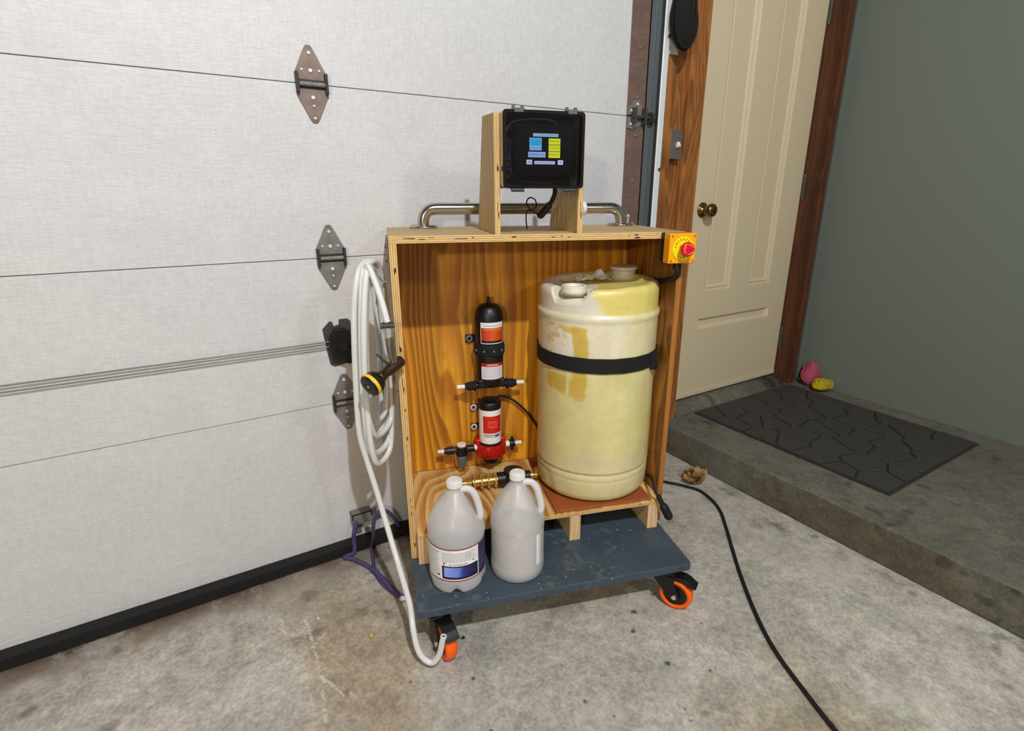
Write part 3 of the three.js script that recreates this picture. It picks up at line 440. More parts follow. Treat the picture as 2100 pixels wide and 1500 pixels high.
// ---------------------------------------------------------------- control box
{
  const U0 = 0.2985, U1 = 0.5155, V0 = 1.278, V1 = 1.466, F = 0.196, B = 0.318;     // front w, back w
  const t = onCart('control_box', 'small clear lidded control box with a lit touch screen on the plywood stand', 'control box', (U0 + U1) / 2, V0, F);
  const W = (U1 - U0) / 2, H = V1 - V0, D = B - F;
  const rr = (w, h, r) => { const s = new THREE.Shape(); s.moveTo(-w + r, 0); s.lineTo(w - r, 0); s.quadraticCurveTo(w, 0, w, r); s.lineTo(w, h - r); s.quadraticCurveTo(w, h, w - r, h); s.lineTo(-w + r, h); s.quadraticCurveTo(-w, h, -w, h - r); s.lineTo(-w, r); s.quadraticCurveTo(-w, 0, -w + r, 0); return s; };
  const hole = (s, w, h, r, y) => { const q = new THREE.Path(), i = rr(w, h, r).getPoints(6); i.forEach((p, k) => k ? q.lineTo(p.x, p.y + y) : q.moveTo(p.x, p.y + y)); q.closePath(); s.holes.push(q); return s; };
  const wall = hole(rr(W, H, 0.01), W - 0.004, H - 0.008, 0.008, 0.004);
  part(t, 'box_base', [extrude(wall, D - 0.047, 0.001).translate(0, 0, -D), extrude(rr(W, H, 0.01), 0.004, 0.001).translate(0, 0, -D)], mat.lightGray, 'light grey box base');
  part(t, 'mounting_plate', box(-W + 0.0055, W - 0.0055, 0.006, H - 0.006, -0.075, -0.07, 0.001), mat.boxInside);
  const lid = part(t, 'lid', [extrude(hole(rr(W + 0.001, H, 0.011), W - 0.0035, H - 0.008, 0.008, 0.004), 0.042, 0.0015).translate(0, 0, -0.0455), extrude(hole(rr(W + 0.001, H, 0.011), W - 0.008, H - 0.017, 0.006, 0.0085), 0.005, 0.0015).translate(0, 0, -0.005)], MP({ color: 0x151518, roughness: 0.12, clearcoat: 0.6 }), 'dark smoked lid frame');
  part(lid, 'lid_window', box(-W + 0.006, W - 0.006, 0.0065, H - 0.0065, -0.0075, -0.0053, 0.0005), mat.smoked, 'clear smoked window');
  for (const x of [-0.068, 0.074]) { const c = part(lid, 'lid_clip', [box(x - 0.015, x + 0.015, H - 0.001, H + 0.004, -0.03, 0.0015, 0.0015), box(x - 0.015, x - 0.008, H + 0.003, H + 0.011, -0.022, -0.008, 0.002), box(x + 0.008, x + 0.015, H + 0.003, H + 0.011, -0.022, -0.008, 0.002), box(x - 0.012, x + 0.012, H - 0.007, H + 0.002, -0.001, 0.0025, 0.001)], M({ color: 0x55585a, roughness: 0.3 }), 'grey lid clip'); }
  for (const x of [-0.07, 0.07]) part(lid, 'lid_hinge', [cyl(0.005, 0.005, 0.034, x, -0.004, -0.006, 'x', 12), box(x - 0.017, x + 0.017, -0.003, 0.003, -0.02, -0.003, 0.001)], M({ color: 0x3a3c3e, roughness: 0.35 }));
  // touch screen
  const scr = canvasTex(768, 512, (g, w, h) => {
    g.fillStyle = '#000002'; g.fillRect(0, 0, w, h); const R = (x, y, a, b, c) => { g.fillStyle = c; g.fillRect(x, y, a, b); };
    R(212, 62, 350, 38, '#a8cfee'); R(222, 72, 330, 18, '#86b4d8');
    R(164, 116, 166, 148, '#9ad2f4'); R(172, 124, 150, 88, '#1fb4e0'); R(172, 124, 150, 30, '#48a6e8'); R(172, 222, 150, 34, '#74acea');
    R(146, 282, 240, 66, '#a4c8f4'); R(156, 294, 136, 42, '#7ea6e0'); R(300, 294, 76, 42, '#8aaee4');
    for (const y of [118, 198, 278]) { R(428, y, 164, 74, '#e8f02e'); R(440, y + 26, 140, 16, '#c3cc22'); }
    R(122, 378, 78, 56, '#cfdcf6'); R(138, 392, 46, 26, '#94a6da'); R(232, 392, 288, 38, '#d3dcfa'); R(244, 402, 262, 18, '#a9b6ee'); R(562, 378, 74, 56, '#dfe6ff'); R(582, 392, 36, 24, '#9fb0e4');
    g.font = '13px sans-serif'; g.fillStyle = '#203848';
  });
  const sc = part(t, 'touch_screen', box(-0.072, 0.092, 0.03, H - 0.03, -0.033, -0.02, 0.002), M({ color: 0x030304, roughness: 0.25 }), 'black touch screen panel');
  const disp = new THREE.PlaneGeometry(0.150, 0.104); const dm = part(sc, 'display', disp, M({ color: 0x000000, roughness: 0.3, emissive: 0xffffff, emissiveMap: scr, emissiveIntensity: 3.2 }), 'lit display with blue, yellow and white fields'); dm.position.set(0.008, H * 0.5 + 0.002, -0.0195);
  // circuit board and wires behind
  const pcb = part(t, 'circuit_board', box(-0.098, -0.076, 0.02, 0.105, -0.066, -0.063, 0.0003), M({ color: 0x16201c, roughness: 0.5 }));
  const rr2 = mulberry(5), bits = [[], [], []]; for (let i = 0; i < 46; i++) { const x = -0.097 + rr2() * 0.02, y = 0.022 + rr2() * 0.078, s = 0.0015 + rr2() * 0.003; bits[i % 3].push(box(x, x + s, y, y + s * 1.3, -0.063, -0.058, 0)); }
  part(pcb, 'component', bits[0], M({ color: 0xa8a8a4, roughness: 0.4 })); part(pcb, 'component', bits[1], M({ color: 0x8a1c1c, roughness: 0.5 })); part(pcb, 'component', bits[2], M({ color: 0x4a4e58, roughness: 0.5 }));
  const wire = (pts, c) => part(t, 'wire', tube(pts, 0.0016, 40, 6), M({ color: c, roughness: 0.5 }));
  wire([[-0.088, 0.1, -0.06], [-0.094, 0.13, -0.045], [-0.08, 0.16, -0.035], [-0.03, 0.17, -0.03], [0.03, 0.168, -0.032], [0.05, 0.15, -0.04]], 0x9aa0a4);
  wire([[-0.086, 0.1, -0.06], [-0.09, 0.14, -0.05], [-0.06, 0.165, -0.04], [0.0, 0.172, -0.04], [0.06, 0.16, -0.045]], 0x5a1414);
  wire([[-0.084, 0.05, -0.055], [-0.06, 0.02, -0.04], [0.0, 0.014, -0.035], [0.04, 0.016, -0.035], [0.07, 0.03, -0.04]], 0x5a1414);
  wire([[-0.09, 0.06, -0.055], [-0.094, 0.09, -0.03], [-0.088, 0.11, -0.04]], 0x16206a);
  t.children.forEach((o) => { });
}
{ // data cable from the box into the cabinet top
  const P = (u, v, w) => [u - 0.47, v - 1.158, -(w - 0.3)];
  const t = onCart('cable', 'black cable hanging from the control box with a plug and a thin wire loop', 'cable', 0.47, 1.158, 0.3);
  part(t, 'lead', tube([P(0.462, 1.279, 0.275), P(0.462, 1.262, 0.28), P(0.459, 1.242, 0.30), P(0.452, 1.225, 0.32)], 0.0065, 40, 10), mat.rubberBlack);
  part(t, 'connector', capped([P(0.455, 1.230, 0.315), P(0.438, 1.205, 0.335)], 0.0115, 10, 12), mat.black, 'black connector plug');
  part(t, 'wire_loop', tube([P(0.436, 1.204, 0.338), P(0.418, 1.214, 0.35), P(0.402, 1.235, 0.36), P(0.412, 1.252, 0.37), P(0.43, 1.248, 0.375), P(0.436, 1.23, 0.375), P(0.424, 1.218, 0.38), P(0.41, 1.215, 0.385), P(0.408, 1.19, 0.39), P(0.412, 1.166, 0.395), P(0.413, 1.161, 0.396)], 0.0021, 90, 6), mat.rubberBlack, 'thin black wire loop');
}
// ---------------------------------------------------------------- emergency stop
{
  const t = onCart('emergency_stop', 'yellow emergency stop box with a red mushroom button on the cart corner', 'emergency stop', 0.8205, 1.115, 0.234), s = 0.0425;
  part(t, 'back_box', box(-s, s, -s, s, 0.0005, 0.02, 0.003), mat.black, 'black back half of the box');
  part(t, 'front_box', box(-s - 0.0005, s + 0.0005, -s - 0.0005, s + 0.0005, 0.0203, 0.056, 0.004), mat.yellow, 'yellow orange front half');
  for (const x of [-1, 1]) for (const y of [-1, 1]) part(t, 'cover_screw', cyl(0.0035, 0.003, 0.002, x * 0.035, y * 0.035, 0.0565, 'z', 10), M({ color: 0x9a7010, roughness: 0.5 }));
  const face = canvasTex(512, 512, (g) => { g.fillStyle = '#f2dc00'; g.fillRect(0, 0, 512, 512); g.fillStyle = '#15130a'; g.font = 'bold 62px sans-serif'; g.textAlign = 'center'; g.textBaseline = 'middle';
    const arc = (txt, a0, a1, R, flip) => { [...txt].forEach((ch, i) => { const a = lerp(a0, a1, i / (txt.length - 1)); g.save(); g.translate(256 + R * Math.cos(a), 256 + R * Math.sin(a)); g.rotate(a + (flip ? -Math.PI / 2 : Math.PI / 2)); g.fillText(ch, 0, 0); g.restore(); }); };
    arc('EMERGENCY', -Math.PI * 0.94, -Math.PI * 0.06, 200); arc('STOP', Math.PI * 0.68, Math.PI * 0.32, 200, true); });
  const disc = new THREE.CylinderGeometry(0.0335, 0.0335, 0.0016, 48).rotateX(Math.PI / 2); { const p = disc.attributes.position, uv = disc.attributes.uv; for (let i = 0; i < p.count; i++) uv.setXY(i, 0.5 + p.getX(i) / 0.067, 0.5 + p.getY(i) / 0.067); }
  part(t, 'legend_plate', disc, M({ map: face, roughness: 0.45 }), 'yellow disc lettered EMERGENCY STOP').position.z = 0.0572;
  const b = part(t, 'mushroom_button', lathe([[0.0, 0], [0.0125, 0], [0.0125, 0.012], [0.017, 0.014], [0.0205, 0.018], [0.0208, 0.024], [0.019, 0.029], [0.014, 0.0315], [0, 0.032]], 36).rotateX(Math.PI / 2), MP({ color: 0xd4121a, roughness: 0.3, clearcoat: 0.5 }), 'red mushroom button'); b.position.z = 0.0585;
  for (let k = 0; k < 3; k++) part(b, 'arrow_mark', new THREE.TorusGeometry(0.0135, 0.0012, 6, 14, 1.35).rotateZ(k * 2.094 + 0.4).translate(0, 0, 0.0318), M({ color: 0xf49a9a, roughness: 0.4 }), 'pale arrow arc');
}
{ // its cable into the cabinet
  const pts = [[0.822, 1.0745, 0.205], [0.824, 1.05, 0.20], [0.828, 1.03, 0.215], [0.83, 1.012, 0.26], [0.829, 0.998, 0.33], [0.826, 0.985, 0.42], [0.822, 0.94, 0.51], [0.818, 0.88, 0.56]];
  const t = onCart('stop_cable', 'black cable running from the emergency stop box back into the cabinet', 'cable', 0.822, 1.07, 0.205);
  part(t, 'lead', capped(pts.map(([u, v, w]) => [u - 0.822, v - 1.07, -(w - 0.205)]), 0.0085, 90, 12), mat.rubberBlack); part(t, 'gland', cyl(0.013, 0.012, 0.018, 0, -0.0075, -0.0, 'y', 8), mat.black);
}
// ---------------------------------------------------------------- drum
const DU = 0.655, DW = 0.395;
{
  const t = tag(part(scene, 'drum_base_board', tri(box(-0.168, 0.168, 0, 0.009, -0.17, 0.18, 0.002), 'x', 0.5), mat.board), 'flat red brown board under the yellowed drum', 'board');
  t.position.set(...C(0.633, 0.272, 0.386)); t.rotation.y = TH;
  const d = onCart('drum', 'yellowed white plastic drum standing in the right half of the cabinet', 'drum', DU, 0.2815, DW);
  const R = 0.195, H = 0.672;
  const prof = [[0, 0.006], [0.12, 0.004], [0.15, 0], [0.165, 0.001], [0.178, 0.006], [0.188, 0.016], [0.193, 0.032], [0.194, 0.066], [0.1946, 0.074], [0.1932, 0.079], [0.1932, 0.083], [0.1948, 0.087], [0.1945, 0.096], [0.192, 0.101], [0.1912, 0.105], [0.192, 0.109], [0.1958, 0.113], [0.1962, 0.117], [0.1955, 0.121], [0.195, 0.135], [0.195, 0.2], [0.195, 0.3], [0.195, 0.4], [0.195, 0.5], [0.195, 0.605], [0.196, 0.613], [0.1985, 0.619], [0.199, 0.625], [0.1985, 0.631], [0.1945, 0.636], [0.192, 0.641], [0.192, 0.66], [0.1925, 0.685], [0.1925, 0.695], [0.191, 0.704], [0.187, 0.711], [0.181, 0.7145], [0.172, 0.7155], [0.16, 0.714], [0.15, 0.708], [0.142, 0.7], [0.12, 0.696], [0.09, 0.696], [0.05, 0.696], [0, 0.696]];
  const g = lathe(prof, 120), p = g.attributes.position, uv = g.attributes.uv;
  for (let i = 0; i < p.count; i++) {
    const x = p.getX(i), y = p.getY(i), z = p.getZ(i), a = Math.atan2(z, x);          // +z towards the viewer
    uv.setXY(i, Math.atan2(x, z) / (2 * Math.PI) + 0.5, y / 0.75);
    if (y > 0.66) { const q = Math.hypot(x + 0.128, z - 0.105), low = 1 - sstep(0.052, 0.068, q), left = sstep(-0.13, -0.17, x) * 0.4, k = sstep(0.66, 0.70, y); p.setY(i, y - (0.030 * low + 0.012 * left) * k + 0.006 * sstep(-0.06, 0.05, x) * k); }
  }
  g.computeVertexNormals();
  T.drum = dataTex(1024, 1024, (u, v) => {
    const a = (u - 0.5) * 2 * Math.PI, x = Math.sin(a) * R, y = v * 0.75;             // a = 0 faces the viewer
    const n = fbm(u * 14, v * 10, 4, 401), f = fbm(u * 70, v * 50, 2, 405), st = fbm(u * 60, v * 4, 3, 409);
    let c = [216, 206, 146];
    const paleTop = sstep(0.40, 0.52, y + (n - 0.5) * 0.16) * (1 - sstep(0.03, 0.30, a + (n - 0.5) * 0.4) * 0.55); c = mix3(c, [224, 216, 184], paleTop);
    const cap = sstep(0.634, 0.642, y); const capYellow = sstep(-0.06, 0.08, a - (0.715 - y) * 2.6 + 0.5 + (n - 0.5) * 0.2); c = mix3(c, mix3([222, 216, 196], [222, 206, 116], capYellow), cap);
    const paleLow = (1 - sstep(0.12, 0.24, y + (n - 0.5) * 0.08)); c = mix3(c, [214, 200, 158], paleLow * 0.85);
    const e1 = (n - 0.5) * 0.10 + (f - 0.5) * 0.05, inb = (q, a0, a1, y0, y1, s = 0.02) => sstep(a0 - s, a0 + s, q) * (1 - sstep(a1 - s, a1 + s, q)) * sstep(y0 - 0.006, y0 + 0.006, y + e1 * 0.3) * (1 - sstep(y1 - 0.006, y1 + 0.006, y + e1 * 0.3));
    c = mix3(c, [206, 172, 66], 0.85 * inb(a + e1, -0.76, -0.52, 0.40, 0.607));       // glue band of an old label
    c = mix3(c, [232, 228, 212], 0.8 * inb(a + e1 * 0.6, -1.12, -0.78, 0.465, 0.592));
    c = mix3(c, [198, 164, 60], 0.6 * inb(a + e1 * 2, -1.35, -0.6, 0.585, 0.608) * sstep(0.4, 0.6, f));
    c = mix3(c, [204, 170, 72], 0.85 * inb(a + e1, -0.80, -0.54, 0.375 + (n - 0.5) * 0.1, 0.43));
    c = mix3(c, [200, 166, 64], 0.85 * inb(a + e1, -1.3, -0.86, 0.385 + (n - 0.5) * 0.06 - (a + 1.05) * 0.06, 0.44));
    c = mix3(c, [190, 150, 70], 0.55 * inb(a, -1.3, -0.9, 0.42, 0.58, 0.1) * sstep(0.45, 0.6, f + (n - 0.5)));
    const mottle = 0.95 + 0.08 * n + 0.05 * (f - 0.5) + 0.04 * (st - 0.5); c = [c[0] * mottle, c[1] * mottle, c[2] * mottle];
    const green = sstep(0.5, 0.7, fbm(u * 6, v * 5, 3, 413)) * 0.2; c = mix3(c, [c[0] * 0.96, c[1] * 1.0, c[2] * 0.72], green);
    return c;
  });
  T.drum.wrapS = THREE.RepeatWrapping;
  const dm = MP({ map: T.drum, roughness: 0.4, clearcoat: 0.35, clearcoatRoughness: 0.3 });
  part(d, 'drum_body', g, dm);
  const wm = M({ color: 0xddd8c4, roughness: 0.45 });
  const bung = (x, z, y, r, h, name, label) => { const b = part(d, name, mv(lathe([[0, h * 0.4], [r * 0.7, h * 0.4], [r * 0.72, h * 0.92], [r * 0.8, h], [r * 0.98, h], [r, h * 0.9], [r, h * 0.55], [r * 1.06, h * 0.5], [r * 1.06, 0], [0, 0]], 40), x, y, z), wm, label); return b; };
  const b1 = bung(-0.120, 0.096, 0.690, 0.038, 0.030, 'bung', 'open ringed bung at the front'); part(b1, 'bung_plug', mv(lathe([[0, 0.0135], [0.02, 0.014], [0.027, 0.013], [0.028, 0.0105], [0, 0.0105]], 28), -0.120, 0.694, 0.096), M({ color: 0xd8cc84, roughness: 0.5 }));
  bung(0.125, -0.09, 0.696, 0.041, 0.0385, 'bung', 'rear bung neck');
  part(d, 'bung_cap', mv(lathe([[0, 0.012], [0.045, 0.012], [0.048, 0.009], [0.048, 0.002], [0.045, 0], [0, 0]], 40), 0.125, 0.735, -0.09), M({ color: 0xe6dcd6, roughness: 0.4 }), 'flat white cap on the rear bung');
}
{ // crumpled white tissue on the drum lid
  const g = new THREE.PlaneGeometry(0.13, 0.08, 40, 26).rotateX(-Math.PI / 2), p = g.attributes.position;
  for (let i = 0; i < p.count; i++) { const x = p.getX(i), z = p.getZ(i), n = fbm(x * 32 + 3, z * 32, 3, 501), q = Math.exp(-((x - 0.04) ** 2 + (z + 0.01) ** 2) / 0.0005); p.setXYZ(i, x * (1 - 0.15 * n), 0.003 + 0.022 * n + 0.026 * q, z * (1 - 0.25 * vn(x * 30, 2, 503))); }
  g.computeVertexNormals(); const b = mv(g.clone(), 0, -0.003, 0);
  const o = tag(part(scene, 'tissue', [g, b], M({ color: 0xe6e4dc, roughness: 0.85, side: THREE.DoubleSide })), 'crumpled white tissue lying on top of the drum', 'tissue'); o.position.set(...C(0.638, 0.988, 0.43)); o.rotation.y = TH + 0.1;
}
{ // ratchet strap round the drum
  const t = onCart('strap', 'black strap tying the drum to the cabinet back', 'strap', DU, 0.7665, DW), R = 0.1965, h = 0.0238;
  const P = [], N = 90; for (let i = 0; i <= N; i++) { const a = -0.7 + (Math.PI + 1.4) * i / N; P.push([Math.cos(a) * R, Math.sin(a) * R]); }
  const pts = P;
  const pos = [], idx = [], th = 0.0035, n = pts.length;
  pts.forEach(([x, z], i) => { const L = Math.hypot(x, z), sag = 0.002 * Math.sin(i / n * Math.PI), hh = h + 0.0004 * Math.sin(i * 0.9), ox = x / L * th, oz = z / L * th; pos.push(x, -hh - sag, z, x, hh - sag, z, x + ox, hh - sag, z + oz, x + ox, -hh - sag, z + oz); });
  for (let i = 0; i < n - 1; i++) for (let k = 0; k < 4; k++) { const a = i * 4 + k, b = i * 4 + (k + 1) % 4; idx.push(a, b, a + 4, b, b + 4, a + 4); }
  const g = new THREE.BufferGeometry(); g.setAttribute('position', new THREE.Float32BufferAttribute(pos, 3)); g.setIndex(idx); const gg = g.toNonIndexed(); gg.computeVertexNormals();
  part(t, 'webbing', gg, M({ color: 0x08080a, roughness: 0.8, side: THREE.DoubleSide }));
  part(t, 'buckle', [mv(new RoundedBoxGeometry(0.03, 0.056, 0.016, 2, 0.004), 0.137, -0.008, 0.148, 0, 0.75), mv(new RoundedBoxGeometry(0.014, 0.03, 0.014, 2, 0.004), 0.146, -0.026, 0.146, 0, 0.75)], mat.blackMatte, 'black buckle with a loose tail');
}
{ // plug over the shelf corner
  const t = onCart('power_cord', 'black power cord with a plug hanging over the right end of the shelf', 'cord', 0.80, 0.2717, 0.26), P = (u, v, w) => [u - 0.80, v - 0.2717, -(w - 0.26)];
  part(t, 'lead', tube([P(0.829, 0.278, 0.52), P(0.831, 0.282, 0.40), P(0.8325, 0.312, 0.30), P(0.816, 0.334, 0.235), P(0.806, 0.316, 0.195), P(0.818, 0.293, 0.182)], 0.0045, 70, 10), mat.rubberBlack);
  part(t, 'plug', [capped([P(0.817, 0.296, 0.183), P(0.833, 0.262, 0.172)], 0.0085, 10, 12), capped([P(0.834, 0.26, 0.171), P(0.850, 0.228, 0.165)], 0.0145, 12, 14)], mat.rubberBlack, 'black moulded plug');
  part(t, 'prong', [capped([P(0.848, 0.22, 0.164), P(0.857, 0.2, 0.16)], 0.0022, 4, 6), capped([P(0.856, 0.224, 0.164), P(0.866, 0.203, 0.16)], 0.0022, 4, 6)], mat.brass, 'metal prongs');
}
// ---------------------------------------------------------------- jugs
function jugBody(R, notch) {
  const prof = [[0, 0.004], [0.05, 0.003], [0.068, 0], [0.076, 0.004], [R * 0.985, 0.014], [R, 0.03], [R, 0.045], [R * 0.978, 0.05], [R * 0.978, 0.158], [R, 0.163], [R, 0.18], [R * 0.985, 0.196], [R * 0.93, 0.214], [R * 0.84, 0.231], [R * 0.72, 0.248], [R * 0.58, 0.265], [R * 0.44, 0.28], [R * 0.33, 0.291], [R * 0.27, 0.298], [0.0185, 0.302], [0.0185, 0.316]];
  const g = lathe(prof, 96), p = g.attributes.position;
  for (let i = 0; i < p.count; i++) {
    let x = p.getX(i), y = p.getY(i), z = p.getZ(i); const a = Math.atan2(z, x), r = Math.hypot(x, z);
    if (notch && y < 0.05 && r > 0.06) { let k = 0; for (let q = 0; q < 5; q++) { let da = a - (Math.PI / 2 + q * 2 * Math.PI / 5); da = Math.atan2(Math.sin(da), Math.cos(da)); k = Math.max(k, Math.exp(-(da * da) / 0.025)); } const f = k * sstep(0.045, 0.0, y); x *= 1 - 0.10 * f; z *= 1 - 0.10 * f; y += 0.016 * f * sstep(0.03, 0, y); }
    if (y > 0.19 && y < 0.30) { let da = Math.atan2(Math.sin(a + 0.15), Math.cos(a + 0.15)); const k = Math.exp(-(da * da) / 0.28) * sstep(0.19, 0.225, y) * sstep(0.302, 0.27, y); x *= 1 - 0.30 * k; z *= 1 - 0.30 * k; const rib = 0.012 * Math.cos(a * 8) * sstep(0.2, 0.24, y) * sstep(0.3, 0.27, y); x *= 1 + rib; z *= 1 + rib; }
    p.setXYZ(i, x, y, z);
  }
  g.computeVertexNormals(); return g;
}
function capGeo() { const g = [lathe([[0, 0.022], [0.0185, 0.022], [0.0215, 0.0195], [0.022, 0.002], [0.0215, 0], [0, 0]], 48)]; for (let i = 0; i < 30; i++) { const a = i / 30 * Math.PI * 2; g.push(mv(new THREE.CylinderGeometry(0.0009, 0.0009, 0.017, 5), Math.cos(a) * 0.0219, 0.0105, Math.sin(a) * 0.0219)); } g.push(mv(new THREE.TorusGeometry(0.012, 0.0007, 5, 32).rotateX(Math.PI / 2), 0, 0.0222, 0)); return merge(g); }
function curved(R, a0, a1, y0, y1) { const g = new THREE.CylinderGeometry(R, R, y1 - y0, 48, 1, true, a0, a1 - a0); return g.translate(0, (y0 + y1) / 2, 0); }       // angle 0 = +z, growing to +x
function makeJug(name, label, u, w, R, turn, notch) {
  const t = onCart(name, label, 'jug', u, 0.1638, w); t.rotation.y += turn;
  part(t, 'jug_body', jugBody(R, notch), mat.jug, 'translucent white plastic body');
  part(t, 'handle', tube([[0.018, 0.299, 0], [0.032, 0.301, 0], [0.046, 0.296, 0], [0.057, 0.280, 0], [0.064, 0.258, 0], [0.069, 0.236, 0], [0.071, 0.214, 0], [0.066, 0.2, 0]], 0.0105, 60, 14).scale(1, 1, 0.85), mat.jugHandle, 'loop handle');
  part(t, 'cap', capGeo(), mat.white, 'white ribbed screw cap').position.y = 0.3105;
  return t;
}
{
  const j = makeJug('jug', 'nearly empty white jug with a printed purple and white label', 0.130, 0.116, 0.083, -0.18, true);
  const lab = canvasTex(1536, 512, (g, w, h) => {
    g.fillStyle = '#e9e7e6'; g.fillRect(0, 0, w, h); g.fillStyle = '#2c2350'; g.fillRect(1130, 0, 406, h);
    g.fillStyle = '#8c2430'; g.fillRect(0, 0, w, 14); g.fillRect(0, h - 16, w, 16); g.fillStyle = '#b86a70'; g.fillRect(0, 14, w, 5);
    const R = mulberry(99), line = (x, y, wd, hh, c) => { g.fillStyle = c; let q = x; while (q < x + wd) { const a = 6 + R() * 24; g.fillRect(q, y, Math.min(a, x + wd - q), hh); q += a + 4 + R() * 6; } };
    g.fillStyle = '#f7f6f6'; g.fillRect(470, 20, 14, h - 40); g.fillRect(1112, 20, 16, h - 36);
    g.fillStyle = '#2a2430'; line(150, 60, 300, 12, '#3a3440');
    for (let i = 0; i < 22; i++) line(150, 90 + i * 17, 300 - R() * 60, 7, '#8b888c'); g.fillStyle = '#141414'; g.fillRect(400, 420, 44, 26);
    g.fillStyle = '#fbfafa'; g.fillRect(640, 34, 300, 14); for (let i = 0; i < 9; i++) line(500, 60 + i * 17, 590 - R() * 80, 8, '#a3a0a2');
    g.strokeStyle = '#8a8688'; g.lineWidth = 6; g.beginPath(); g.arc(940, 110, 34, 0, 7); g.stroke();
    g.fillStyle = '#f4f2f4'; g.fillRect(486, 226, 624, 40); line(620, 236, 300, 16, '#5a5660'); g.fillStyle = '#2c2a30'; g.fillRect(520, 216, 26, 34); g.fillRect(1010, 212, 30, 16);
    g.fillStyle = '#0c0e24'; g.fillRect(490, 268, 622, 210); const gr = g.createLinearGradient(520, 0, 1100, 0); gr.addColorStop(0, '#93b2f0'); gr.addColorStop(0.42, '#6f80d8'); gr.addColorStop(0.6, '#3a3490'); gr.addColorStop(1, '#140c2c'); g.fillStyle = gr; g.fillRect(526, 288, 576, 156);
    g.fillStyle = 'rgba(20,12,60,0.5)'; for (let i = 0; i < 9; i++) { const x = 790 + i * 34; g.beginPath(); g.moveTo(x, 444); g.lineTo(x + 40, 288); g.lineTo(x + 54, 288); g.lineTo(x + 18, 444); g.fill(); }
    g.strokeStyle = '#9a96c4'; g.lineWidth = 4; for (const y of [250, 330, 400]) { g.beginPath(); g.moveTo(1140, y + 20); g.quadraticCurveTo(1260, y, 1400, y - 60); g.stroke(); }
  });
  part(j, 'jug_label', curved(0.0822, -1.55, 1.75, 0.05, 0.157), M({ map: lab, roughness: 0.5, side: THREE.DoubleSide }), 'printed label with a blue picture panel');
  const k = makeJug('jug', 'white jug half full of clear liquid, right of the labelled one', 0.313, 0.115, 0.081, -0.32, false);
  part(k, 'liquid', lathe([[0, 0.008], [0.066, 0.006], [0.0755, 0.014], [0.0775, 0.03], [0.0775, 0.045], [0.0765, 0.05], [0.0765, 0.156], [0, 0.156]], 64), mat.liquid, 'faintly pink liquid');
  const lab2 = canvasTex(256, 512, (g, w, h) => { g.fillStyle = '#dedad8'; g.fillRect(0, 0, w, h); g.fillStyle = '#f4f2f0'; g.fillRect(0, 0, 40, h); const R = mulberry(55); for (let i = 0; i < 40; i++) { g.fillStyle = ['#8d8486', '#a89a9a', '#7c7c80'][i % 3]; g.fillRect(60 + R() * 30, 16 + i * 12, 60 + R() * 110, 6); } });
  part(k, 'jug_label', curved(0.0798, 0.86, 1.75, 0.052, 0.155), M({ map: lab2, roughness: 0.5, side: THREE.DoubleSide }), 'narrow label of small print');
}
